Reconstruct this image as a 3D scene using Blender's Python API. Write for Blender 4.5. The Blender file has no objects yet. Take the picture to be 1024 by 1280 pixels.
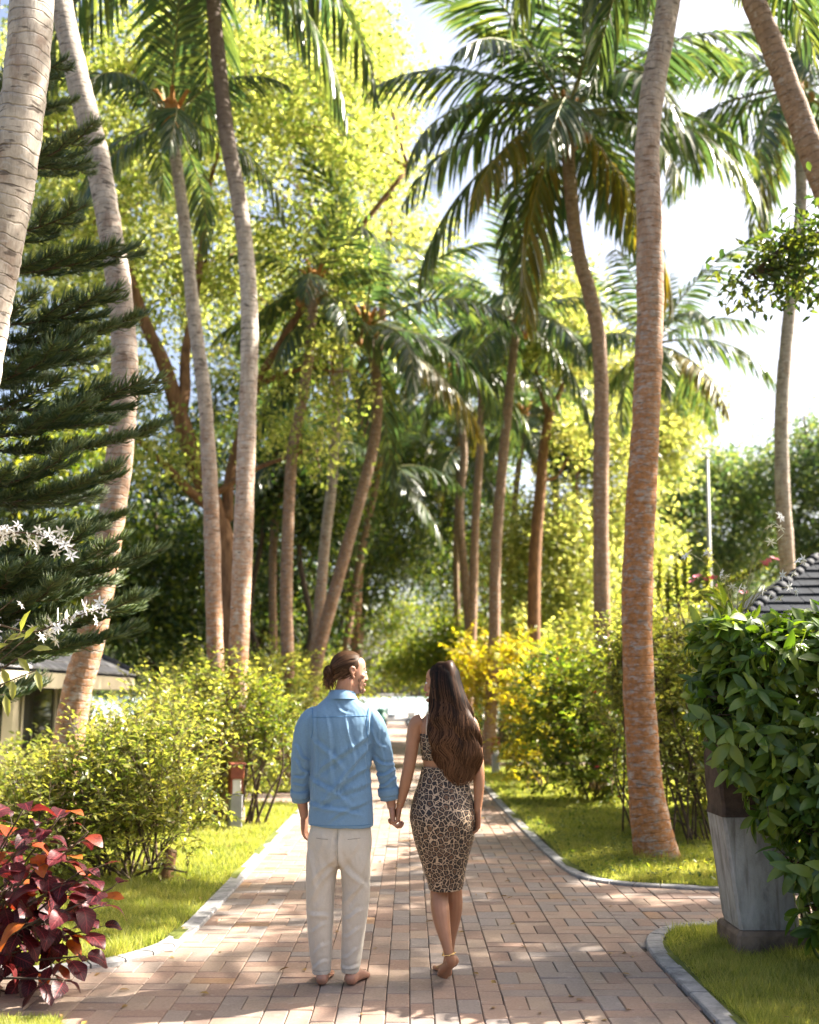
import bpy, math, random
import numpy as np
from mathutils import Vector, Matrix, noise as mnoise

# ------------------------------------------------------------------ camera, sky, sun, exposure
scene = bpy.context.scene
COL = scene.collection
rad = math.radians
FPX, TILT, EYE = 1300.0, math.atan(230 / 1300.0), 1.6
cam_data = bpy.data.cameras.new('camera')
cam = bpy.data.objects.new('camera', cam_data)
COL.objects.link(cam)
cam.location = (0, 0, EYE)
cam.rotation_euler = (rad(90) + TILT, 0, 0)
cam_data.sensor_fit = 'HORIZONTAL'
cam_data.sensor_width = 24.0
cam_data.lens = 24.0 * FPX / 1024.0
cam_data.clip_start = 0.05
cam_data.clip_end = 3000
cam_data.dof.use_dof = True
cam_data.dof.focus_distance = 6.2
cam_data.dof.aperture_fstop = 1.3
scene.camera = cam

SUN_EL = rad(43)
SUN_DIR = Vector((0.940 * math.cos(SUN_EL), 0.342 * math.cos(SUN_EL), math.sin(SUN_EL)))   # towards the sun
world = bpy.data.worlds.new('World')
scene.world = world
world.use_nodes = True
wn = world.node_tree
wn.nodes.clear()
sky = wn.nodes.new('ShaderNodeTexSky')
sky.sky_type = 'NISHITA'
sky.sun_disc = False
sky.sun_elevation = SUN_EL
sky.sun_rotation = math.atan2(SUN_DIR.x, SUN_DIR.y)
sky.air_density = 0.8
sky.dust_density = 6.0
sky.ozone_density = 0.3
wbg = wn.nodes.new('ShaderNodeBackground')
wbg.inputs['Strength'].default_value = 0.075
wout = wn.nodes.new('ShaderNodeOutputWorld')
wn.links.new(sky.outputs[0], wbg.inputs[0])
wn.links.new(wbg.outputs[0], wout.inputs[0])

sun_data = bpy.data.lights.new('sun', 'SUN')
sun_data.energy = 5.0
sun_data.angle = rad(0.53)
sun_data.color = (1.0, 0.92, 0.80)
sun = bpy.data.objects.new('sun', sun_data)
COL.objects.link(sun)
sun.location = (20, 10, 30)
sun.rotation_euler = (-SUN_DIR).to_track_quat('-Z', 'Y').to_euler()

scene.view_settings.view_transform = 'Standard'
scene.view_settings.look = 'None'
scene.view_settings.gamma = 1.0
scene.view_settings.use_curve_mapping = False
scene.view_settings.exposure = 2.45
scene.render.engine = 'CYCLES'
scene.cycles.use_denoising = True
scene.cycles.max_bounces = 7
scene.cycles.diffuse_bounces = 4
scene.cycles.glossy_bounces = 2
scene.cycles.transmission_bounces = 5
scene.cycles.transparent_max_bounces = 6
scene.cycles.sample_clamp_indirect = 6.0

# ------------------------------------------------------------------ helpers
def W(px, py, Y):
    """the world point that stands Y metres ahead and shows at this pixel of the photograph"""
    u = (px - 512) / FPX
    v = (640 - py) / FPX
    dy = math.cos(TILT) - v * math.sin(TILT)
    dz = math.sin(TILT) + v * math.cos(TILT)
    t = Y / dy
    return Vector((u * t, Y, EYE + dz * t))

def A(x, dt=np.float64):
    return np.asarray(x, dt)

def nrm(v):
    return v / np.maximum(np.linalg.norm(v, axis=-1, keepdims=True), 1e-9)

class Geo:
    """collects vertices and faces, then makes ONE mesh"""
    def __init__(s):
        s.v, s.f, s.uv, s.n = [], [], [], 0
    def add(s, v, faces, mat=0, uv=None):
        v = A(v).reshape(-1, 3)
        if isinstance(faces, np.ndarray):
            faces = [faces]
        else:
            by = {}
            for f in faces:
                by.setdefault(len(f), []).append(f)
            faces = [A(x, np.int64) for x in by.values()]
        for f in faces:
            if len(f):
                s.f.append((f + s.n, mat))
        s.v.append(v)
        s.uv.append(A(uv).reshape(-1, 2) if uv is not None else np.zeros((len(v), 2)))
        s.n += len(v)
    def mesh(s, name, mats, smooth=True, off=None):
        me = bpy.data.meshes.new(name)
        v = np.concatenate(s.v)
        if off is not None:
            v = v - A(off)
        uv = np.concatenate(s.uv)
        idx = np.concatenate([f.ravel() for f, m in s.f])
        tot = np.concatenate([np.full(len(f), f.shape[1]) for f, m in s.f])
        mi = np.concatenate([np.full(len(f), m) for f, m in s.f])
        me.vertices.add(len(v))
        me.vertices.foreach_set('co', v.astype(np.float32).ravel())
        me.loops.add(len(idx))
        me.loops.foreach_set('vertex_index', idx.astype(np.int32))
        me.polygons.add(len(tot))
        st = np.concatenate([[0], np.cumsum(tot)[:-1]])
        me.polygons.foreach_set('loop_start', st.astype(np.int32))
        for m in mats:
            me.materials.append(m)
        me.polygons.foreach_set('material_index', mi.astype(np.int32))
        me.polygons.foreach_set('use_smooth', np.full(len(tot), smooth, dtype=bool))
        ul = me.uv_layers.new(name='UVMap')
        ul.data.foreach_set('uv', uv[idx].astype(np.float32).ravel())
        me.update(calc_edges=True)
        return me

def obj(name, me, parent=None, loc=(0, 0, 0), rot=None, scale=None):
    o = bpy.data.objects.new(name, me)
    COL.objects.link(o)
    o.location = loc
    if rot is not None:
        o.rotation_euler = rot
    if scale is not None:
        o.scale = (scale,) * 3 if isinstance(scale, (int, float)) else scale
    if parent is not None:
        o.parent = parent
    return o

def tag(o, label=None, cat=None, group=None, kind=None):
    if label: o['label'] = label
    if cat: o['category'] = cat
    if group: o['group'] = group
    if kind: o['kind'] = kind
    return o

def thing(name, label, cat, loc, group=None):
    o = bpy.data.objects.new(name, None)
    o.empty_display_size = 0.3
    COL.objects.link(o)
    o.location = loc
    return tag(o, label, cat, group)

def part(name, geo, mats, parent, smooth=True, off=None):
    """a mesh child; geometry given in world space, brought to the parent's frame"""
    if not isinstance(mats, (list, tuple)):
        mats = [mats]
    if off is None:
        off = parent.location
    return obj(name, geo.mesh(name, mats, smooth, off), parent)

def catmull(P, n):
    """n+1 points along a smooth curve through the rows of P (any number of columns)"""
    P = A(P)
    if len(P) == 2:
        t = np.linspace(0, 1, n + 1)[:, None]
        return P[0] * (1 - t) + P[1] * t
    Q = np.vstack([2 * P[0] - P[1], P, 2 * P[-1] - P[-2]])
    u = np.linspace(0, len(P) - 1 - 1e-9, n + 1)
    i = u.astype(int)
    t = (u - i)[:, None]
    p0, p1, p2, p3 = Q[i], Q[i + 1], Q[i + 2], Q[i + 3]
    return 0.5 * ((2 * p1) + (p2 - p0) * t + (2 * p0 - 5 * p1 + 4 * p2 - p3) * t ** 2 + (3 * p1 - p0 - 3 * p2 + p3) * t ** 3)

def tube(geo, P, R, sides=8, mat=0, cap=True, radial=None, vscale=1.0):
    """round tube along P; radial(k_ring, angles) may scale the radius"""
    P = A(P)
    n = len(P)
    R = np.broadcast_to(A(R), (n,)).copy()
    T = nrm(np.gradient(P, axis=0))
    ref = A((1.0, 0, 0)) if abs(T[0][0]) < 0.8 else A((0, 1.0, 0))
    N = np.zeros_like(P)
    N[0] = nrm(ref - T[0] * ref.dot(T[0]))
    for i in range(1, n):
        q = N[i - 1] - T[i] * N[i - 1].dot(T[i])
        N[i] = q / max(np.linalg.norm(q), 1e-9)
    B = np.cross(T, N)
    a = np.linspace(0, 2 * math.pi, sides, endpoint=False)
    rr = np.repeat(R[:, None], sides, 1)
    if radial is not None:
        rr = rr * radial(n, a)
    V = P[:, None] + rr[..., None] * (np.cos(a)[None, :, None] * N[:, None] + np.sin(a)[None, :, None] * B[:, None])
    L = np.concatenate([[0], np.cumsum(np.linalg.norm(np.diff(P, axis=0), axis=1))])
    uv = np.stack(np.broadcast_arrays((a / (2 * math.pi))[None, :], (L * vscale)[:, None]), -1)
    i = np.arange(n - 1)[:, None] * sides
    j = np.arange(sides)[None, :]
    j2 = (j + 1) % sides
    F = np.stack([i + j, i + j2, i + sides + j2, i + sides + j], -1).reshape(-1, 4)
    faces = [F]
    V = V.reshape(-1, 3)
    uv = uv.reshape(-1, 2)
    if cap:
        V = np.vstack([V, P[0], P[-1]])
        uv = np.vstack([uv, uv[0], uv[-1]])
        k = np.arange(sides)
        k2 = (k + 1) % sides
        faces.append(np.stack([k2, k, np.full(sides, n * sides)], -1))
        b = (n - 1) * sides
        faces.append(np.stack([b + k, b + k2, np.full(sides, n * sides + 1)], -1))
    base = geo.n
    for f in faces:
        geo.f.append((f + base, mat))
    geo.v.append(V)
    geo.uv.append(uv)
    geo.n += len(V)

def box(geo, lo, hi, mat=0, bev=0.0):
    lo, hi = A(lo), A(hi)
    if bev <= 0:
        v = [[x, y, z] for z in (lo[2], hi[2]) for y in (lo[1], hi[1]) for x in (lo[0], hi[0])]
        f = [[0, 2, 3, 1], [4, 5, 7, 6], [0, 1, 5, 4], [2, 6, 7, 3], [0, 4, 6, 2], [1, 3, 7, 5]]
        geo.add(v, f, mat)
        return
    v, f = [], []
    b = bev
    for z, ins in ((lo[2], b), (lo[2] + b, 0), (hi[2] - b, 0), (hi[2], b)):
        x0, x1, y0, y1 = lo[0] + ins, hi[0] - ins, lo[1] + ins, hi[1] - ins
        c = b if ins == 0 else b * 0.5
        v += [[x0 + c, y0, z], [x1 - c, y0, z], [x1, y0 + c, z], [x1, y1 - c, z], [x1 - c, y1, z], [x0 + c, y1, z], [x0, y1 - c, z], [x0, y0 + c, z]]
    for r in range(3):
        for k in range(8):
            f.append([r * 8 + k, r * 8 + (k + 1) % 8, r * 8 + 8 + (k + 1) % 8, r * 8 + 8 + k])
    f.append(list(range(7, -1, -1)))
    f.append(list(range(24, 32)))
    geo.add(v, f, mat)

def quadbox(geo, c8, mat=0):
    """box from eight corners: bottom loop then top loop, both counter-clockwise seen from above"""
    geo.add(c8, [[3, 2, 1, 0], [4, 5, 6, 7], [0, 1, 5, 4], [1, 2, 6, 5], [2, 3, 7, 6], [3, 0, 4, 7]], mat)

def sphere(geo, c, r, mat=0, nu=10, nv=7):
    c = A(c)
    r = A(r) * np.ones(3)
    V, F = [], []
    for i in range(1, nv):
        th = math.pi * i / nv
        for j in range(nu):
            ph = 2 * math.pi * j / nu
            V.append(c + r * A((math.sin(th) * math.cos(ph), math.sin(th) * math.sin(ph), math.cos(th))))
    V += [c + r * A((0, 0, 1)), c - r * A((0, 0, 1))]
    t, b = len(V) - 2, len(V) - 1
    for i in range(nv - 2):
        for j in range(nu):
            j2 = (j + 1) % nu
            F.append([i * nu + j, (i + 1) * nu + j, (i + 1) * nu + j2, i * nu + j2])
    for j in range(nu):
        F.append([t, j, (j + 1) % nu])
        F.append([b, (nv - 2) * nu + (j + 1) % nu, (nv - 2) * nu + j])
    geo.add(V, F, mat)

# leaves: a template in (along, across, up) placed many times
LEAF2 = (A([[0, 0, 0], [.42, .5, .10], [1, 0, -.03], [.42, -.5, .10]]), [A([[0, 2, 1], [0, 3, 2]], np.int64)])
LEAF8 = (A([[0, 0, 0], [.35, .46, .09], [.35, -.46, .09], [.74, .32, .03], [.74, -.32, .03], [1, 0, -.12], [.36, 0, 0], [.74, 0, -.05]]),
         [A([[0, 6, 1], [0, 2, 6], [7, 5, 3], [7, 4, 5]], np.int64), A([[6, 7, 3, 1], [6, 2, 4, 7]], np.int64)])

def leaves(geo, pos, d, up, L, Wd, mat=0, tpl=LEAF2):
    pos, d, up = A(pos), nrm(A(d)), A(up)
    side = nrm(np.cross(up, d))
    n = np.cross(d, side)
    T, FF = tpl
    L = np.broadcast_to(A(L), (len(pos),))[:, None, None]
    Wd = np.broadcast_to(A(Wd), (len(pos),))[:, None, None]
    V = pos[:, None] + T[None, :, 0:1] * L * d[:, None] + T[None, :, 1:2] * Wd * side[:, None] + T[None, :, 2:3] * L * n[:, None]
    base = geo.n + np.arange(len(pos))[:, None, None] * len(T)
    for F in FF:
        geo.f.append(((F[None] + base).reshape(-1, F.shape[1]), mat))
    uv = np.tile(T[:, :2] + [0, .5], (len(pos), 1))
    geo.v.append(V.reshape(-1, 3))
    geo.uv.append(uv)
    geo.n += len(pos) * len(T)

def rng_dirs(r, n):
    return nrm(r.normal(size=(n, 3)))

# ------------------------------------------------------------------ materials
class NT:
    def __init__(s, name):
        s.m = bpy.data.materials.new(name)
        s.m.use_nodes = True
        s.t = s.m.node_tree
        s.t.nodes.clear()
        s.out = s.t.nodes.new('ShaderNodeOutputMaterial')
    def n(s, typ, ins=None, **props):
        nd = s.t.nodes.new('ShaderNode' + typ)
        for k, v in props.items():
            setattr(nd, k, v)
        for k, v in (ins or {}).items():
            s.set(nd.inputs[k], v)
        return nd
    def set(s, sock, v):
        if hasattr(v, 'is_output') or isinstance(v, bpy.types.NodeSocket):
            s.t.links.new(v, sock)
        else:
            if isinstance(v, (tuple, list)) and len(v) == 3 and sock.type == 'RGBA':
                v = (*v, 1)
            sock.default_value = v
    def math(s, op, a, b=0.0, c=None, clamp=False):
        nd = s.n('Math', operation=op, use_clamp=clamp)
        s.set(nd.inputs[0], a)
        s.set(nd.inputs[1], b)
        if c is not None:
            s.set(nd.inputs[2], c)
        return nd.outputs[0]
    def mix(s, f, a, b, blend='MIX'):
        nd = s.n('Mix', data_type='RGBA', blend_type=blend)
        s.set(nd.inputs[0], f)
        s.set(nd.inputs[6], a)
        s.set(nd.inputs[7], b)
        return nd.outputs[2]
    def ramp(s, f, stops, interp='LINEAR'):
        nd = s.n('ValToRGB')
        cr = nd.color_ramp
        cr.interpolation = interp
        while len(cr.elements) > 1:
            cr.elements.remove(cr.elements[-1])
        for i, (p, c) in enumerate(stops):
            e = cr.elements[0] if i == 0 else cr.elements.new(p)
            e.position = p
            e.color = (*c, 1) if len(c) == 3 else c
        s.set(nd.inputs[0], f)
        return nd.outputs[0]
    def noise(s, vec, scale, detail=3, rough=.55, dist=0.0):
        nd = s.n('TexNoise', {'Scale': scale, 'Detail': detail, 'Roughness': rough, 'Distortion': dist})
        if vec is not None:
            s.set(nd.inputs['Vector'], vec)
        return nd.outputs[0]
    def maprange(s, v, a, b, c=0.0, d=1.0):
        nd = s.n('MapRange', {1: a, 2: b, 3: c, 4: d}, clamp=True)
        s.set(nd.inputs[0], v)
        return nd.outputs[0]
    def scalevec(s, vec, sc):
        nd = s.n('Mapping')
        s.set(nd.inputs[0], vec)
        nd.inputs['Scale'].default_value = sc
        return nd.outputs[0]
    def bump(s, h, strength=.4, dist=.01):
        return s.n('Bump', {'Height': h, 'Strength': strength, 'Distance': dist}).outputs[0]
    def principled(s, col, rough=.6, spec=.4, normal=None, **kw):
        p = s.n('BsdfPrincipled')
        s.set(p.inputs['Base Color'], col)
        s.set(p.inputs['Roughness'], rough)
        s.set(p.inputs['Specular IOR Level'], spec)
        if normal is not None:
            s.set(p.inputs['Normal'], normal)
        for k, v in kw.items():
            s.set(p.inputs[k.replace('_', ' ')], v)
        return p.outputs[0]
    def done(s, sh):
        s.t.links.new(sh, s.out.inputs[0])
        return s.m

def leaf_mat(name, stops, tfac=.42, tval=1.7, tint=(1.0, 1.0, .45), rough=.42, spec=.45, objrand=False):
    t = NT(name)
    r = t.n('NewGeometry').outputs['Random Per Island']
    if objrand:
        r = t.math('FRACT', t.math('ADD', r, t.n('ObjectInfo').outputs['Random']))
    co = t.n('TexCoord').outputs['Object']
    nz = t.noise(co, 1.3, 2)
    r = t.math('ADD', t.math('MULTIPLY', r, .72), t.math('MULTIPLY', t.math('SUBTRACT', nz, .36), 1.0), clamp=True)
    col = t.ramp(r, stops)
    tcol = t.mix(1.0, t.n('HueSaturation', {'Value': tval, 'Saturation': 1.1, 'Color': col}).outputs[0], (*tint, 1), 'MULTIPLY')
    p = t.principled(col, rough, spec)
    tr = t.n('BsdfTranslucent', {'Color': tcol}).outputs[0]
    mx = t.n('MixShader', {0: tfac, 1: p, 2: tr}).outputs[0]
    return t.done(mx)

def plain(name, col, rough=.6, spec=.4, var=.25, scale=8.0, bump=0.0, **kw):
    t = NT(name)
    co = t.n('TexCoord').outputs['Object']
    nz = t.noise(co, scale, 5, .6)
    c2 = tuple(max(0, x * (1 - var)) for x in col)
    c3 = tuple(min(1, x * (1 + var)) for x in col)
    c = t.ramp(nz, [(.3, c2), (.7, c3)])
    nb = t.bump(t.noise(co, scale * 6, 4), bump, .01) if bump else None
    return t.done(t.principled(c, rough, spec, nb, **kw))

def palm_bark(name, lo, hi, orange, pale=(.46, .42, .37), dark=(.075, .06, .05), ringstep=.085, org=(.38, .165, .058), darktop=None):
    """ringed coconut bark; lichen-orange growth below height hi, fading out above it"""
    t = NT(name)
    uv = t.n('UVMap').outputs[0]
    co = t.n('TexCoord').outputs['Object']
    z = t.n('SeparateXYZ', {0: co}).outputs[2]
    v = t.n('SeparateXYZ', {0: uv}).outputs[1]
    wob = t.noise(co, 3.2, 3)
    vv = t.math('ADD', t.math('DIVIDE', v, ringstep), t.math('MULTIPLY', wob, 1.6))
    fr = t.math('FRACT', vv)
    ring = t.maprange(t.math('ABSOLUTE', t.math('SUBTRACT', fr, .5)), .40, .5)
    patch = t.noise(t.scalevec(co, (1, 1, .7)), 9, 5, .65)
    base = t.ramp(patch, [(.3, tuple(x * .62 for x in pale)), (.52, pale), (.72, tuple(min(.75, x * 1.35) for x in pale))])
    # short horizontal scars
    cell = t.noise(t.scalevec(co, (7, 7, 26)), 1.0, 2, .5)
    scar = t.maprange(cell, .60, .67)
    br_ = t.maprange(t.noise(t.scalevec(co, (1, 1, .55)), 5, 5, .7), .52, .66, 0, .6)
    base = t.mix(br_, base, (.21, .135, .095, 1))
    base = t.mix(t.math('MULTIPLY', scar, .8), base, (*dark, 1))
    base = t.mix(t.math('MULTIPLY', ring, t.maprange(t.noise(co, 7, 2), .35, .7, .1, .8)), base, (*dark, 1))
    # thin vertical cracks
    crack = t.maprange(t.noise(t.scalevec(co, (60, 60, 5)), 1.0, 2, .6), .62, .72)
    base = t.mix(t.math('MULTIPLY', crack, .45), base, (*dark, 1))
    zone = t.maprange(z, hi, lo)
    om = t.math('MULTIPLY', t.maprange(t.noise(t.scalevec(co, (1, 1, 2.2)), 9, 6, .7), .36, .52), t.math('MULTIPLY', zone, orange))
    ocol = t.ramp(t.noise(co, 22, 3), [(.3, tuple(x * .55 for x in org)), (.6, org), (.8, (org[0] * 1.15, org[1] * 1.5, org[2] * 2.2))])
    base = t.mix(om, base, ocol)
    grey = t.math('MULTIPLY', t.maprange(t.noise(t.scalevec(co, (1, 1, 2.5)), 12, 4), .57, .66), .42)
    base = t.mix(grey, base, (.40, .40, .40, 1))
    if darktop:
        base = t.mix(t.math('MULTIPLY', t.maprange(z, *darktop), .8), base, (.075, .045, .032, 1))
    h = t.math('ADD', t.math('MULTIPLY', ring, -1.0), t.math('MULTIPLY', t.noise(t.scalevec(co, (30, 30, 8)), 1.0, 4), .8))
    return t.done(t.principled(base, .85, .2, t.bump(h, .55, .012)))

def bark(name, a, b, sc=6.0):
    t = NT(name)
    co = t.n('TexCoord').outputs['Object']
    nz = t.noise(t.scalevec(co, (1, 1, .25)), sc * 3, 5, .65)
    c = t.ramp(nz, [(.3, a), (.7, b)])
    return t.done(t.principled(c, .85, .2, t.bump(nz, .6, .02)))

Y3 = lambda a, b, c: [(.05, a), (.45, b), (.95, c)]
M = {}
M['lime'] = leaf_mat('lime_leaf', Y3((.08, .125, .035), (.24, .275, .08), (.48, .45, .18)), .62, 1.8, (.98, 1.0, .68))
M['lime_far'] = leaf_mat('pale_lime_leaf', Y3((.10, .14, .045), (.23, .255, .085), (.44, .41, .17)), .6, 1.9, (1.0, .99, .68))
M['shrub'] = leaf_mat('yellow_green_leaf', Y3((.075, .11, .03), (.18, .20, .055), (.36, .33, .10)), .5, 2.0, (1.0, 1.0, .55), .33, .6)
M['hibiscus'] = leaf_mat('hibiscus_leaf', Y3((.04, .075, .018), (.11, .155, .035), (.27, .27, .06)), .5, 2.1, (1.0, .95, .4), .38, .5)
M['croton'] = leaf_mat('yellow_croton_leaf', Y3((.15, .18, .03), (.33, .30, .045), (.44, .31, .05)), .5, 1.7, (1.0, .98, .5))
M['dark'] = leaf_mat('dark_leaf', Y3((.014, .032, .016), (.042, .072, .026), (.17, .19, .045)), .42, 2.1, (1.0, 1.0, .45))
M['teal'] = leaf_mat('dull_green_leaf', Y3((.035, .07, .042), (.08, .125, .06), (.24, .26, .10)), .45, 2.0, (1.0, 1.0, .5))
M['hedge'] = leaf_mat('glossy_hedge_leaf', Y3((.045, .09, .018), (.085, .145, .028), (.22, .27, .05)), .35, 2.0, (1.0, 1.0, .35), .34, .45, True)
M['frond'] = leaf_mat('palm_leaflet', Y3((.024, .05, .040), (.045, .078, .048), (.11, .13, .05)), .40, 2.4, (1.0, .95, .35), .32, .6, True)
M['frond_old'] = leaf_mat('yellowing_palm_leaflet', Y3((.06, .08, .02), (.13, .13, .03), (.24, .18, .05)), .4, 2.0, (1.0, .92, .4), .4, .5, True)
M['pine'] = leaf_mat('pine_needle', Y3((.045, .085, .045), (.085, .135, .062), (.20, .23, .10)), .48, 1.9, (1.0, 1.0, .5), .38, .5)
M['grass'] = leaf_mat('grass_blade', Y3((.11, .15, .035), (.24, .265, .07), (.42, .38, .14)), .5, 1.9, (1.0, 1.0, .58), .5, .3)
M['rachis'] = plain('frond_rib', (.20, .19, .07), .5, .4, .3, 3)
M['twig'] = bark('twig_bark', (.05, .035, .022), (.14, .10, .065), 8)
M['limb'] = bark('orange_brown_bark', (.10, .052, .028), (.30, .165, .085), 4)
M['darkbark'] = bark('dark_bark', (.04, .03, .022), (.12, .085, .06), 5)
M['bark_white'] = palm_bark('pale_palm_bark', -3, 2.2, .5, (.40, .355, .305))
M['bark_mid'] = palm_bark('grey_palm_bark', 2.5, 6.5, .75, (.37, .325, .28))
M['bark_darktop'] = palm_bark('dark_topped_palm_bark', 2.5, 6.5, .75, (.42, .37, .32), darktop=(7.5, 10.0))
M['bark_orange'] = palm_bark('orange_palm_bark', 3.8, 8.5, .95, (.33, .28, .24))
M['bark_brown'] = palm_bark('brown_palm_bark', 2, 12, .6, (.26, .19, .14), (.06, .045, .035), .1, (.34, .17, .08))
M['husk'] = plain('coconut_husk', (.30, .15, .05), .75, .3, .5, 5, .4)
M['fibre'] = plain('palm_fibre', (.34, .17, .06), .9, .1, .5, 10, .5)
M['white_flower'] = plain('white_petal', (.78, .77, .74), .5, .3, .06, 6)
M['pink_flower'] = plain('pink_bract', (.70, .20, .26), .5, .3, .2, 6)
M['red_flower'] = plain('red_petal', (.60, .05, .06), .5, .3, .2, 6)
# ------------------------------------------------------------------ the setting: path, kerbs, lawns, sand, sea
def inside(poly, x, y):
    x, y = A(x), A(y)
    c = np.zeros(x.shape, bool)
    n = len(poly)
    for i in range(n):
        x1, y1 = poly[i]
        x2, y2 = poly[(i + 1) % n]
        hit = ((y1 > y) != (y2 > y)) & (x < (x2 - x1) * (y - y1) / (y2 - y1 + 1e-12) + x1)
        c ^= hit
    return c

EDGE_L = [(-1.46, 62), (-1.46, 17.9), (-7.5, 18.1), (-7.5, 16.4), (-1.46, 16.2), (-1.46, 8.4), (-1.465, 7.7), (-1.50, 7.2), (-1.57, 6.98), (-1.68, 6.78), (-1.88, 6.6), (-2.25, 6.42), (-3.0, 6.25), (-7, 6.0)]
EDGE_LN = [(-7, 4.7), (-2.3, 5.5), (-1.85, 5.62), (-1.62, 5.52), (-1.5, 5.25), (-1.46, 4.8), (-1.46, 0)]
EDGE_RN = [(1.5, 0), (1.52, 4), (1.52, 5.5), (1.515, 6.2), (1.51, 6.8), (1.54, 7.15), (1.62, 7.42), (1.80, 7.66), (2.1, 7.8), (2.6, 7.86), (4, 7.8), (9, 7.4)]
EDGE_R = [(9, 8.0), (4, 8.72), (2.67, 9.06), (1.97, 9.26), (1.66, 9.46), (1.50, 9.75), (1.42, 10.4), (1.36, 12.5), (1.32, 15.6), (1.31, 24.2), (7, 24.2), (7, 26), (1.31, 26), (1.31, 62)]
PATH = EDGE_L + EDGE_LN + EDGE_RN + EDGE_R

def project(x, y, z):
    x, y, z = A(x), A(y), A(z) - EYE
    zc = y * math.cos(TILT) + z * math.sin(TILT)
    yc = -y * math.sin(TILT) + z * math.cos(TILT)
    return 512 + FPX * x / zc, 640 - FPX * yc / zc

# brick material: every brick has its own clay tone
t = NT('paving_brick')
rr = t.math('FRACT', t.math('ADD', t.n('NewGeometry').outputs['Random Per Island'], t.n('ObjectInfo').outputs['Random']))
co = t.n('NewGeometry').outputs['Position']
bc = t.ramp(rr, [(0, (.35, .25, .195)), (.16, (.31, .255, .22)), (.32, (.275, .24, .22)), (.44, (.36, .27, .215)), (.60, (.31, .215, .17)),
                 (.72, (.28, .25, .235)), (.82, (.38, .295, .23)), (.955, (.37, .235, .14)), (.975, (.22, .16, .135))], 'CONSTANT')
st = t.noise(co, 2.2, 4, .6)
fine = t.noise(co, 60, 4, .65)
bc = t.mix(t.maprange(st, .46, .72, 0, .7), bc, (.20, .17, .15, 1))
bc = t.mix(t.maprange(fine, .5, .75, 0, .4), bc, (.17, .14, .12, 1))
bc = t.mix(t.maprange(t.noise(co, 17, 3), .6, .72, 0, .3), bc, (.55, .5, .45, 1))
bc = t.mix(1.0, bc, (.82, .78, .75, 1), 'MULTIPLY')
M['brick'] = t.done(t.principled(bc, t.maprange(fine, .3, .7, .55, .85), .35, t.bump(fine, .35, .004)))
M['joint'] = plain('joint_sand', (.10, .08, .062), .95, .1, .4, 30)
t = NT('far_paving')
co = t.n('NewGeometry').outputs['Position']
bt = t.n('TexBrick', {'Color1': (.31, .21, .155, 1), 'Color2': (.27, .215, .185, 1), 'Mortar': (.09, .07, .06, 1), 'Scale': 1.0, 'Mortar Size': .004, 'Brick Width': .25, 'Row Height': .125})
t.set(bt.inputs['Vector'], co)
M['farbrick'] = t.done(t.principled(bt.outputs[0], .75, .3))
t = NT('lawn_soil')
co = t.n('NewGeometry').outputs['Position']
gc = t.ramp(t.noise(co, 3.5, 6, .65), [(.3, (.07, .08, .028)), (.5, (.12, .14, .035)), (.72, (.20, .20, .06))])
M['soil'] = t.done(t.principled(gc, .95, .1, t.bump(t.noise(co, 40, 4), .7, .02)))
t = NT('kerb_concrete')
co = t.n('NewGeometry').outputs['Position']
kc = t.ramp(t.noise(co, 9, 6, .7), [(.3, (.13, .13, .13)), (.52, (.27, .265, .26)), (.75, (.40, .39, .375))])
M['kerb'] = t.done(t.principled(kc, .85, .25, t.bump(t.noise(co, 70, 4), .5, .006)))

R = np.random.default_rng(7)
# big ground to the horizon
g = Geo()
g.add([[-900, -60, -.06], [900, -60, -.06], [900, 1500, -.06], [-900, 1500, -.06]], [[0, 1, 2, 3]])
ground = tag(obj('ground', g.mesh('ground', [plain('ground_earth', (.11, .095, .055), .95, .1, .3, .8)])), kind='structure')
g = Geo()
g.add([[-60, 50, -.03], [60, 50, -.03], [60, 95, -.03], [-60, 95, -.03]], [[0, 1, 2, 3]])
tag(obj('beach_sand', g.mesh('beach_sand', [plain('pale_sand', (.55, .50, .42), .9, .2, .1, .5)])), kind='structure')
t = NT('sea_water')
wv = t.noise(t.scalevec(t.n('NewGeometry').outputs['Position'], (.4, 1, 1)), 1.2, 4)
M['sea'] = t.done(t.principled((.34, .42, .43), .25, .5, t.bump(wv, .5, .1)))
g = Geo()
g.add([[-900, 95, -.02], [900, 95, -.02], [900, 1500, -.02], [-900, 1500, -.02]], [[0, 1, 2, 3]])
tag(obj('sea', g.mesh('sea', [M['sea']])), kind='structure')

# path bed: jointing sand under the bricks, plain paving beyond where single bricks can be seen
BRICK_END = 34.0
g = Geo()
ys = [0, 1.46, 34]
g.add([[-1.6, 0, -.012], [1.62, 0, -.012], [1.62, 34, -.012], [-1.6, 34, -.012], [-7.5, 4.6, -.013], [-1.5, 4.6, -.013], [-1.5, 7.4, -.013], [-7.5, 6.4, -.013],
       [1.4, 7.0, -.013], [9, 7.0, -.013], [9, 8.5, -.013], [1.4, 10, -.013]], [[0, 1, 2, 3], [4, 5, 6, 7], [8, 9, 10, 11]], 0)
g.add([[-7.5, 16.15, -.013], [-1.4, 16.15, -.013], [-1.4, 18, -.013], [-7.5, 18, -.013], [1.2, 24.1, -.013], [7, 24.1, -.013], [7, 26.1, -.013], [1.2, 26.1, -.013]], [[0, 1, 2, 3], [4, 5, 6, 7]], 0)
g.add([[-1.5, 34, 0], [1.36, 34, 0], [1.36, 62, 0], [-1.5, 62, 0]], [[0, 1, 2, 3]], 1)
path = tag(obj('brick_path', g.mesh('brick_path', [M['joint'], M['farbrick']])), kind='structure')

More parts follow.
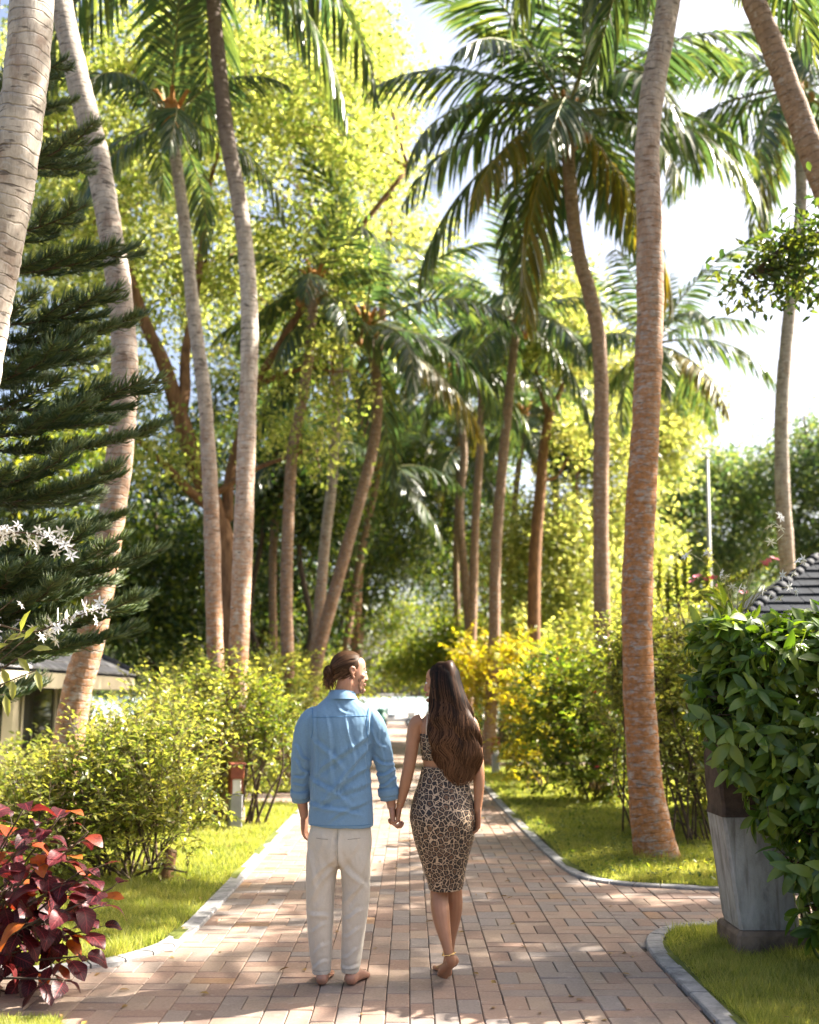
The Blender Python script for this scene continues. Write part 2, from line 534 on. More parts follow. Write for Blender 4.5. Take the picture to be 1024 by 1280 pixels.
def brick_geo(geo, cx, cy, lx, ly, z=0.0, tilt=(0, 0)):
    hx, hy, b = lx / 2, ly / 2, .0045
    V = []
    for k, (i, zz) in enumerate(((0, -.055), (0, -b), (b, 0))):
        for sx, sy in ((-1, -1), (1, -1), (1, 1), (-1, 1)):
            jx, jy, jz = (R.normal(0, .0012), R.normal(0, .0012), R.normal(0, .0008)) if k else (0, 0, 0)
            X, Yv = sx * (hx - i) + jx, sy * (hy - i) + jy
            zz = zz + jz if k else zz
            V.append([cx + X, cy + Yv, z + zz + X * tilt[0] + Yv * tilt[1]])
    F = []
    for r in (0, 4):
        for k in range(4):
            F.append([r + k, r + (k + 1) % 4, r + 4 + (k + 1) % 4, r + 4 + k])
    F.append([8, 9, 10, 11])
    geo.add(V, F)

BW, BL = .125, .25
cells = []
for i in range(-60, 72):
    x0 = i * BW
    xc = x0 + BW / 2
    if -0.5 <= xc <= 0.5:                        # running courses along the walk
        off = .07 * math.sin(i * 1.9) + R.uniform(-.02, .02) + (BL * .5 if i % 5 == 2 else 0)
        for j in range(18, 140):
            cells.append((xc, j * BL + off, BW, BL))
for bi in range(-30, 36):
    for bj in range(18, 140):
        x0, y0 = bi * .25, bj * .25
        if -0.5 < x0 + .125 < 0.5:
            continue
        if (bi + bj) % 2:
            cells += [(x0 + .0625, y0 + .125, BW, BL), (x0 + .1875, y0 + .125, BW, BL)]
        else:
            cells += [(x0 + .125, y0 + .0625, BL, BW), (x0 + .125, y0 + .1875, BL, BW)]
C = A(cells)
ok = inside(PATH, C[:, 0], C[:, 1]) | inside(PATH, C[:, 0] + .08, C[:, 1]) | inside(PATH, C[:, 0] - .08, C[:, 1]) | inside(PATH, C[:, 0], C[:, 1] + .1)
C = C[ok & (C[:, 1] > 4.6) & (C[:, 1] < BRICK_END)]
bx_, by_ = project(C[:, 0], C[:, 1], 0)
vis = (bx_ > -10) & (bx_ < 1034) & (by_ < 1292)
order = np.argsort(np.where(vis, C[:, 1], 1e6))
single, rest = order[:300], order[300:]
bm_long = []
for k in range(8):
    g = Geo()
    brick_geo(g, 0, 0, BW - .0045, BL - .0045)
    bm_long.append(g.mesh('brick', [M['brick']], False))
for k in single:
    x, y, w, l = C[k]
    o = obj('brick', bm_long[int(R.integers(8))], path, (x, y, R.uniform(-.0025, .001)), (R.uniform(-.006, .006), R.uniform(-.009, .009), R.normal(0, .006)))
    if w > l:
        o.rotation_euler.z += math.pi / 2
g = Geo()
for k in rest:
    x, y, w, l = C[k]
    brick_geo(g, x, y, w - .0045, l - .0045, R.uniform(-.0025, .001), (R.uniform(-.008, .008), R.uniform(-.006, .006)))
tag(obj('paving', g.mesh('paving', [M['brick']], False), path), kind='stuff')

# kerbs
def kerb_run(edge, side, lo, hi, width=.11, top=.022, step=.5):
    root = None
    P = catmull(A(edge), 40 * len(edge))
    s = np.concatenate([[0], np.cumsum(np.linalg.norm(np.diff(P, axis=0), axis=1))])
    T = nrm(np.gradient(P, axis=0))
    Nn = np.stack([-T[:, 1], T[:, 0]], 1) * side
    d = 0.0
    g = Geo()
    bed = np.linspace(0, s[-1], 60)
    b0 = np.stack([np.interp(bed, s, P[:, 0]), np.interp(bed, s, P[:, 1])], 1)
    nb = np.stack([np.interp(bed, s, Nn[:, 0]), np.interp(bed, s, Nn[:, 1])], 1)
    V = np.vstack([np.c_[b0, np.full(60, -.008)], np.c_[b0 + nb * (width + .02), np.full(60, -.008)]])
    g.add(V, [[k, k + 1, 61 + k, 60 + k] for k in range(59)])
    root = tag(obj('kerb', g.mesh('kerb', [M['joint']])), kind='structure')
    while d < s[-1] - .1:
        m = d + step * .5
        curv = np.linalg.norm(A([np.interp(d + .3, s, T[:, 0]) - np.interp(d, s, T[:, 0]), np.interp(d + .3, s, T[:, 1]) - np.interp(d, s, T[:, 1])]))
        ln = min(.22 if curv > .12 else step, s[-1] - d)
        g = Geo()
        ks = np.linspace(d + .006, d + ln - .006, 4)
        V = []
        for q in ks:
            p = A([np.interp(q, s, P[:, 0]), np.interp(q, s, P[:, 1])])
            nn = A([np.interp(q, s, Nn[:, 0]), np.interp(q, s, Nn[:, 1])])
            zt = top + R.uniform(-.001, .001)
            for off, z in ((0, -.06), (0, zt - .008), (.008, zt), (width - .010, zt), (width, zt - .010), (width, -.06)):
                V.append([*(p + nn * off), z])
        F = []
        for r in range(3):
            for k in range(5):
                F.append([r * 6 + k, r * 6 + k + 1, r * 6 + 7 + k, r * 6 + 6 + k] if side > 0 else [r * 6 + k, r * 6 + 6 + k, r * 6 + 7 + k, r * 6 + k + 1])
        F += [[5, 4, 3, 2, 1, 0], [18, 19, 20, 21, 22, 23]]
        g.add(V, F)
        obj('kerb_stone', g.mesh('kerb_stone', [M['kerb']], False), root)
        d += ln
kerb_run([(-1.46, 16.1), (-1.46, 12), (-1.46, 8.4), (-1.465, 7.7), (-1.50, 7.2), (-1.57, 6.98), (-1.68, 6.78), (-1.88, 6.6), (-2.25, 6.42), (-3.0, 6.25), (-7, 6.0)], -1, 0, 1, width=.13)
kerb_run([(-1.46, 40), (-1.46, 30), (-1.46, 18)], -1, 0, 1, step=.8)
kerb_run(EDGE_RN[1:], -1, 0, 1)
kerb_run([(9, 8.0), (4, 8.72), (2.67, 9.06), (1.97, 9.26), (1.66, 9.46), (1.50, 9.75), (1.42, 10.4), (1.36, 12.5), (1.32, 15.6), (1.31, 19), (1.31, 24.1)], -1, 0, 1)
kerb_run([(1.31, 26.1), (1.31, 33), (1.31, 40)], -1, 0, 1, step=.8)

# lawns: bumpy sheets that stop under the kerbs
def lawn_height(x, y):
    return .018 + .012 * np.sin(x * 2.1 + 1.3 * np.sin(y * .9)) * np.sin(y * 1.7) + .008 * np.sin(x * 7.3 + y * 5.1)
def lawn(x0, x1, y0, y1, c=.12):
    xs, ys = np.arange(x0, x1 + c / 2, c), np.arange(y0, y1 + c / 2, c)
    X, Yy = np.meshgrid(xs, ys)
    bad = inside(PATH, X, Yy)
    Z = lawn_height(X, Yy)
    nx = len(xs)
    i, j = np.meshgrid(np.arange(len(xs) - 1), np.arange(len(ys) - 1))
    a = (j * nx + i).ravel()
    F = np.stack([a, a + 1, a + nx + 1, a + nx], -1)
    keep = ~bad.ravel()[F].any(1)
    F = F[keep]
    used, inv = np.unique(F, return_inverse=True)
    V = np.stack([X.ravel(), Yy.ravel(), Z.ravel()], -1)[used]
    g = Geo()
    g.add(V, inv.reshape(F.shape))
    return tag(obj('lawn', g.mesh('lawn', [M['soil']])), kind='structure')
lawn(-14, -1.4, 4.0, 46)
lawn(1.24, 14, 4.0, 46)

def turf(name, n, x0, x1, y0, y1, hmin, hmax, wid, mat, power=1.6, seed=1):
    r = np.random.default_rng(seed)
    u = r.random(n)
    y = 1 / (1 / y0 + u * (1 / y1 - 1 / y0)) if power > 1 else y0 + u * (y1 - y0)
    x = x0 + r.random(n) * (x1 - x0)
    px, py = project(x, y, .03)
    keep = (px > -60) & (px < 1084) & (py < 1340) & ~inside(PATH, x, y) & ~inside(PATH, x + (.13 if x0 < 0 else -.13), y) & ~inside(PATH, x, y + .1) & ~inside(PATH, x, y - .1)
    x, y = x[keep], y[keep]
    m = len(x)
    clump = .55 + .9 * (np.sin(x * 9 + 3 * np.sin(y * 5)) * np.sin(y * 8 + 2 * np.sin(x * 6)) * .5 + .5)
    h = (hmin + (hmax - hmin) * r.random(m) ** 1.6) * clump
    w = wid * (.7 + .6 * r.random(m)) * np.maximum(1, y / 8)
    a = r.random(m) * 2 * math.pi
    lean = r.normal(0, .45, (m, 2))
    z = lawn_height(x, y) - .005
    b = np.stack([x, y, z], -1)
    sd = np.stack([np.cos(a) * w, np.sin(a) * w, 0 * a], -1)
    tip = b + np.stack([lean[:, 0] * h, lean[:, 1] * h, h], -1)
    V = np.stack([b - sd, b + sd, tip], 1).reshape(-1, 3)
    F = np.arange(3 * m).reshape(-1, 3)
    g = Geo()
    g.add(V, F)
    return tag(obj(name, g.mesh(name, [mat])), 'short green grass growing between path and shrubs', None, None, 'stuff')
turf('grass', 330000, -4.6, -1.5, 5.2, 22, .022, .075, .0033, M['grass'], seed=1)
turf('grass', 330000, 1.4, 5.0, 5.2, 26, .022, .075, .0033, M['grass'], seed=2)
# longer grass round the foot of the lichen palm
r = np.random.default_rng(15)
n = 900
a = r.random(n) * 2 * math.pi
q = .19 + .26 * r.random(n) ** 1.6
x, y = 2.43 + q * np.cos(a), 10.6 + q * np.sin(a)
h = r.uniform(.05, .15, n)
b = np.stack([x, y, lawn_height(x, y) - .005], -1)
sd = np.stack([-np.sin(a) * .004, np.cos(a) * .004, 0 * a], -1)
tip = b + np.stack([r.normal(0, .45, n) * h, r.normal(0, .45, n) * h, h], -1)
g = Geo()
g.add(np.stack([b - sd, b + sd, tip], 1).reshape(-1, 3), np.arange(3 * n).reshape(-1, 3))
tag(obj('grass', g.mesh('grass', [M['grass']])), 'longer grass tufts round the foot of the lichen palm', None, None, 'stuff')
# low clover-like leaves in the right lawn, and a few fallen leaves
r = np.random.default_rng(5)
n = 5200
x = 1.5 + 3.2 * r.random(n) ** 1.3
y = 9 + 16 * r.random(n) ** 1.5
k = ~inside(PATH, x, y) & ~inside(PATH, x - .13, y) & ~inside(PATH, x, y - .14)
x, y = x[k], y[k]
g = Geo()
d = rng_dirs(r, len(x)); d[:, 2] = np.abs(d[:, 2]) * .5
up = rng_dirs(r, len(x)) * .4 + A((0, 0, 1))
leaves(g, np.stack([x, y, lawn_height(x, y) + .03 + .03 * r.random(len(x))], -1), d, up, .03 + .03 * r.random(len(x)), .03, 0, LEAF2)
tag(obj('clover', g.mesh('clover', [M['hibiscus']])), kind='stuff')
g = Geo()
n = 300
x = r.uniform(-4, 4.2, n); y = 5.3 + 14 * r.random(n) ** 1.3
d = rng_dirs(r, n); d[:, 2] *= .12
inp = inside(PATH, x, y)
leaves(g, np.stack([x, y, np.where(inp, .006, lawn_height(x, y) + .05)], -1), d, rng_dirs(r, n) * .25 + A((0, 0, 1)), r.uniform(.03, .075, n), r.uniform(.015, .035, n), 0, LEAF8)
tag(obj('fallen_leaves', g.mesh('fallen_leaves', [leaf_mat('dry_leaf', Y3((.12, .06, .02), (.22, .13, .05), (.32, .22, .06)), .2)])), kind='stuff')

# ------------------------------------------------------------------ bungalow on the left (long side parallel to the path)
M['cream'] = plain('cream_paint', (.62, .55, .40), .6, .3, .12, 3)
M['whitewall'] = plain('white_render', (.66, .65, .60), .8, .2, .15, 3, .2)
M['shingle'] = plain('grey_shingle', (.25, .25, .26), .8, .3, .4, 5, .4)
M['darkcap'] = plain('dark_ridge_tile', (.020, .024, .033), .75, .2, .3, 6)
M['slate'] = plain('slate_roof_tile', (.016, .020, .028), .85, .12, .35, 7, .3)
t = NT('door_glass')
M['glass'] = t.done(t.principled((.012, .016, .016), .06, .6))
M['room'] = plain('dark_interior', (.02, .018, .015), .9, .1, .3, 2)
bl = thing('bungalow', 'cream bungalow with grey shingle roof and dark glass door, left behind the shrubs', 'bungalow', (-5.3, 13, 0))
g = Geo()
box(g, (-9.6, 9.2, 0), (-5.35, 13.2, 1.95)); box(g, (-5.5, 13.2, 0), (-5.352, 17.3, .55)); box(g, (-5.5, 13.2, 1.84), (-5.352, 17.3, 1.951))
box(g, (-9.6, 17.3, 0), (-5.351, 17.45, 1.94)); box(g, (-9.6, 13.2, 0), (-9.45, 17.3, 1.93))
part('wall', g, M['whitewall'], bl, False)
for y0, y1 in ((13.25, 14.65), (14.75, 16.2), (16.35, 17.25)):
    g = Geo()
    box(g, (-5.46, y0, .56), (-5.40, y1, .64)); box(g, (-5.46, y0, 1.76), (-5.40, y1, 1.835)); box(g, (-5.461, y0, .64), (-5.399, y0 + .07, 1.76)); box(g, (-5.461, y1 - .07, .64), (-5.399, y1, 1.76))
    dr = part('door', g, M['cream'], bl, False)
    g = Geo(); box(g, (-5.44, y0 + .07, .64), (-5.43, y1 - .07, 1.76))
    obj('pane', g.mesh('pane', [M['glass']], False, bl.location), dr)
for y in (11.6, 13.2, 16.28):
    g = Geo(); box(g, (-5.05, y - .07, 0), (-4.91, y + .07, 1.70), 0, .008)
    part('post', g, M['cream'], bl, False)
g = Geo(); box(g, (-5.4, 8.8, -.02), (-4.8, 17.6, .12))
part('veranda_step', g, M['whitewall'], bl, False)
g = Geo(); box(g, (-4.78, 8.6, 1.70), (-4.70, 18.0, 1.90)); box(g, (-9.6, 17.92, 1.70), (-4.782, 17.999, 1.899))
part('fascia', g, M['cream'], bl, False)
g = Geo()
e0, rx, rz = A((-4.66, 0, 1.905)), -8.0, 3.85
quadbox(g, [(-4.7, 8.6, 1.90), (-4.7, 18, 1.90), (rx, 14.7, rz - .03), (rx, 8.6, rz - .03), (-4.7, 8.6, 1.93), (-4.7, 18, 1.93), (rx, 14.7, rz), (rx, 8.6, rz)])
quadbox(g, [(-4.7, 18, 1.90), (-11.3, 18, 1.90), (rx, 14.7, rz - .04), (rx, 14.71, rz - .04), (-4.7, 18.001, 1.93), (-11.3, 18.001, 1.93), (rx, 14.7, rz), (rx, 14.71, rz)])
quadbox(g, [(-11.3, 8.6, 1.90), (rx, 8.6, rz - .04), (rx, 14.7, rz - .04), (-11.3, 18, 1.90), (-11.3, 8.6, 1.93), (rx, 8.6, rz), (rx, 14.7, rz), (-11.3, 18, 1.93)])
roof = part('roof', g, M['darkcap'], bl, False)
ncr = 15
for k in range(ncr):
    a, b = k / ncr, (k + 1) / ncr
    pa = lambda s, y, h: (-4.66 + (rx + 4.66) * s, y, 1.935 + (rz - 1.935) * s + h)
    ya, yb = 18 - 3.3 * a, 18 - 3.3 * b
    g = Geo()
    y = 8.6
    while y < ya - .1:                               # single shingle tabs, each a little proud
        y2 = min(y + R.uniform(.8, 1.1), ya)
        h = R.uniform(.018, .030)
        quadbox(g, [pa(a, y + .004, .002), pa(a, y2 - .004, .002), pa(b, min(y2 - .004, yb), .002), pa(b, y + .004, .002),
                    pa(a, y + .004, h), pa(a, y2 - .004, h), pa(b, min(y2 - .004, yb), .006), pa(b, y + .004, .006)])
        y = y2
    obj('shingle_course', g.mesh('shingle_course', [M['shingle']], False, bl.location), roof)
g = Geo()
hp = np.linspace(0, 1, 14)
for a, b in zip(hp[:-1], hp[1:]):
    p = A((-4.66, 18, 1.95)) * (1 - a) + A((rx, 14.7, rz + .02)) * a
    q = A((-4.66, 18, 1.95)) * (1 - b - .02) + A((rx, 14.7, rz + .02)) * (b + .02)
    tube(g, [p + A((0, 0, .012)), q], [.075, .070], 8)
obj('hip_cap', g.mesh('hip_cap', [M['darkcap']], True, bl.location), roof)

# ------------------------------------------------------------------ bungalow on the right: only the slate roof shows over the hedge
br = thing('bungalow', 'bungalow with dark slate roof rising behind the glossy hedge', 'bungalow', (7.5, 16, 0))
g = Geo(); box(g, (4.5, 13.5, 0), (9.6, 15.7, 2.5))
part('wall', g, M['whitewall'], br, False)
X0, X1, YF, YB, ZE, RUN, RISE = 4.15, 10.2, 13.0, 16.2, 2.45, 1.6, 1.0
g = Geo()
zr = ZE + RISE
quadbox(g, [(X0, YF, ZE), (X1, YF, ZE), (X1 - RUN, YF + RUN, zr), (X0 + RUN, YF + RUN, zr), (X0, YF, ZE + .05), (X1, YF, ZE + .05), (X1 - RUN, YF + RUN, zr + .05), (X0 + RUN, YF + RUN, zr + .05)])
quadbox(g, [(X0, YB, ZE), (X0, YF, ZE - .001), (X0 + RUN, YF + RUN - .001, zr), (X0 + RUN, YF + RUN, zr + .001), (X0, YB, ZE + .05), (X0, YF + .001, ZE + .049), (X0 + RUN, YF + RUN - .001, zr + .05), (X0 + RUN, YF + RUN, zr + .051)])
quadbox(g, [(X1, YB, ZE), (X0, YB, ZE - .002), (X0 + RUN, YF + RUN + .003, zr), (X1 - RUN, YF + RUN + .003, zr), (X1, YB, ZE + .05), (X0, YB, ZE + .048), (X0 + RUN, YF + RUN + .003, zr + .05), (X1 - RUN, YF + RUN + .003, zr + .05)])
quadbox(g, [(X1, YF, ZE - .003), (X1, YB, ZE - .003), (X1 - RUN, YF + RUN + .004, zr - .01), (X1 - RUN, YF + RUN - .004, zr - .01), (X1, YF, ZE + .047), (X1, YB, ZE + .047), (X1 - RUN, YF + RUN + .004, zr + .04), (X1 - RUN, YF + RUN - .004, zr + .04)])
rroof = part('roof', g, M['darkcap'], br, False)
nc = 8
for k in range(nc):
    a, b = k / nc, (k + 1) / nc
    g = Geo()
    ya_, yb_, za_, zb_ = YF - .06 + (RUN + .06) * a, YF - .06 + (RUN + .06) * b, ZE + .03 + (RISE + .03) * a, ZE + .03 + (RISE + .03) * b
    x = X0 - .04 + (RUN + .04) * a
    while x < X1 - RUN:
        x2 = x + .28
        xl = max(x + .004, X0 - .04 + (RUN + .04) * b)
        quadbox(g, [(x + .004, ya_, za_), (x2 - .004, ya_, za_), (x2 - .004, yb_, zb_), (min(xl, x2 - .005), yb_, zb_),
                    (x + .004, ya_, za_ + .055 + R.uniform(-.006, .006)), (x2 - .004, ya_, za_ + .055 + R.uniform(-.006, .006)), (x2 - .004, yb_, zb_ + .022), (min(xl, x2 - .005), yb_, zb_ + .022)])
        x = x2
    obj('tile_course', g.mesh('tile_course', [M['slate']], False, br.location), rroof)
g = Geo()
for a, b in zip(hp[:-1], hp[1:]):
    p = A((X0 - .05, YF - .05, ZE + .07)) * (1 - a) + A((X0 + RUN, YF + RUN, zr + .08)) * a
    q = A((X0 - .05, YF - .05, ZE + .07)) * (1 - b - .02) + A((X0 + RUN, YF + RUN, zr + .08)) * (b + .02)
    tube(g, [p, q + A((0, 0, -.015))], [.075, .070], 8)
tube(g, [(X0 + RUN - .05, YF + RUN, zr + .06), (X1 - RUN, YF + RUN, zr + .06)], .075, 8)
obj('hip_cap', g.mesh('hip_cap', [M['darkcap']], True, br.location), rroof)

# ------------------------------------------------------------------ stone pillar under the hedge
t = NT('weathered_stone')
co = t.n('TexCoord').outputs['Object']
sc_ = t.ramp(t.noise(t.scalevec(co, (1, 1, .35)), 9, 6, .7), [(.28, (.16, .15, .135)), (.5, (.36, .345, .31)), (.72, (.50, .48, .44))])
str_ = t.maprange(t.noise(t.scalevec(co, (14, 14, 1.2)), 1.5, 4), .55, .7)
sc_ = t.mix(t.math('MULTIPLY', str_, .6), sc_, (.12, .09, .065, 1))
M['stone'] = t.done(t.principled(sc_, .9, .2, t.bump(t.noise(co, 30, 5, .7), .6, .012)))
M['timber'] = plain('weathered_brown_timber', (.075, .052, .038), .92, .2, .5, 9, .6)
pil = thing('stone_pillar', 'tapered grey stone pillar half hidden by the glossy hedge on the lawn', 'pillar', (2.28, 7.02, 0))
def prism(g, secs, mat=0):
    V, n = [], 8
    for (z, hx, hy, cx) in secs:
        b = .018
        for x, y in ((-hx + b, -hy), (hx - b, -hy), (hx, -hy + b), (hx, hy - b), (hx - b, hy), (-hx + b, hy), (-hx, hy - b), (-hx, -hy + b)):
            V.append((2.28 + cx + x, 7.02 + y, z))
    F = [[r * 8 + k, r * 8 + (k + 1) % 8, r * 8 + 8 + (k + 1) % 8, r * 8 + 8 + k] for r in range(len(secs) - 1) for k in range(8)]
    F += [list(range(7, -1, -1)), [8 * (len(secs) - 1) + k for k in range(8)]]
    g.add(V, F, mat)
g = Geo(); prism(g, [(-.03, .245, .235, -.01), (.135, .24, .23, -.01), (.160, .222, .212, -.01)])
part('plinth', g, plain('stained_brown_stone', (.17, .125, .09), .92, .15, .5, 7, .6), pil, False)
g = Geo(); prism(g, [(.161, .185, .180, -.03), (.20, .192, .186, -.033), (.5, .193, .187, -.062), (.84, .195, .188, -.095)])
part('shaft', g, M['stone'], pil, False)
g = Geo(); prism(g, [(.842, .199, .192, -.096), (.90, .187, .18, -.10), (1.0, .190, .182, -.105), (1.5, .188, .18, -.11), (1.98, .185, .178, -.11)])
part('upper_block', g, M['timber'], pil, False)
#g = Geo(); prism(g, [(1.981, .20, .19, -.11), (2.02, .21, .20, -.11), (2.05, .18, .17, -.11)])
#

# ------------------------------------------------------------------ bollard lights
M['redwood'] = plain('red_brown_timber', (.20, .055, .028), .5, .35, .3, 9, .2)
M['bollard'] = plain('grey_bollard_stone', (.27, .27, .28), .8, .25, .2, 9, .3)
t = NT('frosted_lens')
M['lens'] = t.done(t.principled((.72, .72, .70), .35, .5))
def bollard(x, y, rz, h, label):
    b = thing('bollard_light', label, 'bollard light', (x, y, .01), 'bollard lights beside the path')
    b.rotation_euler.z = rz
    def p(name, geo, m): return obj(name, geo.mesh(name, [m], False), b)
    w = .075
    g = Geo(); box(g, (-w, -w, -.03), (w, w, .54 * h), 0, .012); p('post', g, M['bollard'])
    g = Geo(); box(g, (-.052, -.052, .545 * h), (.052, .052, .76 * h), 0, .006); p('lens', g, M['lens'])
    for sx in (-1, 1):
        for sy in (-1, 1):
            g = Geo(); box(g, (sx * .066 - .011, sy * .066 - .011, .541 * h), (sx * .066 + .011, sy * .066 + .011, .76 * h)); p('corner_strut', g, M['redwood'])
    g = Geo(); box(g, (-.082, -.082, .762 * h), (.082, .082, .95 * h), 0, .008); p('head', g, M['redwood'])
    g = Geo(); box(g, (-.10, -.10, .951 * h), (.10, .10, h), 0, .012); p('cap', g, M['redwood'])
    return b
bollard(-2.09, 12.9, .35, .80, 'bollard light standing in the left lawn before the yellow-green shrubs')
bollard(1.79, 22.2, .1, .74, 'bollard light at the right path edge, beyond the woman')

# ------------------------------------------------------------------ things at the far end of the path
M['whitepaint'] = plain('white_vehicle_paint', (.78, .78, .78), .3, .5, .04, 3)
M['rubber'] = plain('black_rubber', (.02, .02, .02), .8, .2, .2, 8)
M['seatgrey'] = plain('grey_seat_vinyl', (.16, .17, .19), .6, .3, .1, 8)
M['greenpaint'] = plain('dark_green_paint', (.02, .10, .07), .5, .4, .15, 8)
bg = thing('golf_buggy', 'small white buggy parked at the far sunny end of the path', 'buggy', (-.72, 57, 0))
def bp(name, m, fn, smooth=False):
    g = Geo(); fn(g); return obj(name, g.mesh(name, [m], smooth), bg)
bp('body', M['whitepaint'], lambda g: (box(g, (-1.05, -.55, .22), (1.05, .55, .48), 0, .05), box(g, (.62, -.54, .481), (1.04, .54, .80), 0, .06), box(g, (-1.03, -.54, .481), (-.55, .54, .66), 0, .05)))
bp('canopy', M['whitepaint'], lambda g: box(g, (-1.0, -.6, 1.62), (.75, .6, 1.70), 0, .03))
for x, y in ((-.95, -.5), (-.95, .5), (.62, -.5), (.62, .5)):
    bp('post', M['whitepaint'], lambda g: tube(g, [(x, y, .5), (x * .95, y, 1.63)], .02, 6))
bp('seat', M['seatgrey'], lambda g: (box(g, (-.5, -.5, .49), (.0, .5, .62), 0, .03), box(g, (-.55, -.5, .62), (-.44, .5, 1.0), 0, .03)))
for x in (-.68, .68):
    for y in (-.5, .5):
        w_ = bp('wheel', M['rubber'], lambda g: tube(g, [(x, y - .08, .2), (x, y + .08, .2)], .2, 14))
        g = Geo(); tube(g, [(x, y - .09, .2), (x, y + .09, .2)], .1, 10)
        obj('rim', g.mesh('rim', [M['whitepaint']]), w_)
bn = thing('litter_bin', 'slim dark green bin left of the white buggy at the path end', 'bin', (-1.42, 53, 0))
g = Geo(); tube(g, [(0, 0, 0), (0, 0, .85)], [.20, .24], 12); obj('body', g.mesh('body', [M['greenpaint']], True), bn)
g = Geo(); tube(g, [(0, 0, .85), (0, 0, .92), (0, 0, 1.0)], [.26, .25, .1], 12); obj('lid', g.mesh('lid', [M['greenpaint']], True), bn)
# slim pale pole in front of the far right trees
pb = W(889, 800, 30); pt = W(884, 572, 30)
po = thing('pole', 'slim pale pole standing before the dark far trees on the right', 'pole', (pb.x, 30, 0))
g = Geo(); tube(g, [(pb.x + .05, 30, -.03), (pb.x, 30, 3), (pt.x, 30, pt.z)], [.085, .075, .05], 10); part('shaft', g, plain('pale_pole_paint', (.30, .31, .29), .6, .3), po)
g = Geo(); tube(g, [(pt.x, 30, pt.z), (pt.x, 30, pt.z + .04), (pt.x, 30, pt.z + .10)], [.075, .085, .02], 10); part('finial', g, M['whitepaint'], po)
g = Geo(); box(g, (pb.x - .12, 29.86, -.02), (pb.x + .22, 30.14, .10), 0, .02); part('base_plate', g, M['bollard'], po)
# ------------------------------------------------------------------ palms
def frond_mesh(seed, elev, droop, npairs=56, mat='frond', lean=0.0, hang=.55):
    """a coconut frond of length 1 starting at the origin and heading along +x; shared by many palms and scaled per frond"""
    r = np.random.default_rng(seed)
    n = 18
    s = np.linspace(0, 1, n)
    ang = elev - droop * s ** 1.25
    dx, dz = np.cos(ang), np.sin(ang)
    P = np.zeros((n, 3))
    P[1:, 0] = np.cumsum((dx[:-1] + dx[1:]) / 2) / (n - 1)
    P[1:, 2] = np.cumsum((dz[:-1] + dz[1:]) / 2) / (n - 1)
    P[:, 1] = lean * s ** 2
    g = Geo()
    tube(g, P, np.interp(s, [0, .04, .2, 1], [.018, .010, .007, .0018]), 5, 1)
    T = nrm(np.gradient(P, axis=0))
    ss = np.repeat(np.linspace(.13, .995, npairs), 2) + r.normal(0, .0035, 2 * npairs)
    ss = np.clip(ss, .12, 1)
    sd = np.tile([1.0, -1.0], npairs)
    keep = r.random(2 * npairs) > .05
    ss, sd = ss[keep], sd[keep]
    m = len(ss)
    base = np.stack([np.interp(ss, s, P[:, k]) for k in range(3)], -1)
    tan = nrm(np.stack([np.interp(ss, s, T[:, k]) for k in range(3)], -1))
    side = A((0, 1.0, 0)) * sd[:, None]
    upv = nrm(np.cross(tan, A((0, 1.0, 0)))) * -1
    upv[upv[:, 2] < 0] *= 1
    fa = np.interp(ss, [.12, .5, 1], [rad(66), rad(52), rad(22)]) + r.normal(0, .07, m)
    L = .30 * np.interp(ss, [.12, .22, .45, .75, 1], [.55, .85, 1.0, .80, .34]) * r.uniform(.85, 1.1, m)
    d0 = nrm(tan * np.cos(fa)[:, None] + side * np.sin(fa)[:, None] + upv * .16 + r.normal(0, .05, (m, 3)))
    hg = hang * r.uniform(.6, 1.5, m)
    w = .0092 * r.uniform(.8, 1.2, m) * np.interp(ss, [.12, .5, 1], [.9, 1.1, .6])
    pts, dcur, p = [base], d0, base
    for k in range(3):
        dcur = nrm(dcur + A((0, 0, -1.0)) * (hg * (.35, .75, .9)[k])[:, None])
        p = p + dcur * (L / 3)[:, None]
        pts.append(p)
    wd = nrm(np.cross(d0, nrm(np.cross(d0, tan) + r.normal(0, .25, (m, 3)))))
    ws = [.45, 1.0, .8]
    V = []
    for k in range(3):
        V += [pts[k] - wd * (w * ws[k])[:, None], pts[k] + wd * (w * ws[k])[:, None]]
    V.append(pts[3])
    V = np.stack(V, 1)
    b = np.arange(m)[:, None] * 7
    Q = np.concatenate([b + A([0, 1, 3, 2], np.int64), b + A([2, 3, 5, 4], np.int64)]).astype(np.int64)
    Tt = (b + A([4, 5, 6], np.int64)).astype(np.int64)
    g.add(V.reshape(-1, 3), [])
    off = g.n - m * 7
    g.f.append((Q + off, 0)); g.f.append((Tt + off, 0))
    return g.mesh('frond', [M[mat], M['rachis']])

POOL = []
for k, el in enumerate(np.linspace(82, -38, 15)):
    el = rad(el)
    POOL.append(frond_mesh(100 + k, el, rad(np.interp(k, [0, 4, 9, 14], [28, 62, 78, 42])), lean=(-1) ** k * .05, hang=float(np.interp(k, [0, 5, 14], [.12, .4, .75]))))
OLD = [frond_mesh(150 + k, rad(-28 - 14 * k), rad(40), 60, 'frond_old', hang=.9) for k in range(3)]

def nut_mesh():
    g = Geo(); sphere(g, (0, 0, 0), (.105, .10, .13), 0, 9, 7)
    return g.mesh('coconut', [M['husk']])
NUT = nut_mesh()

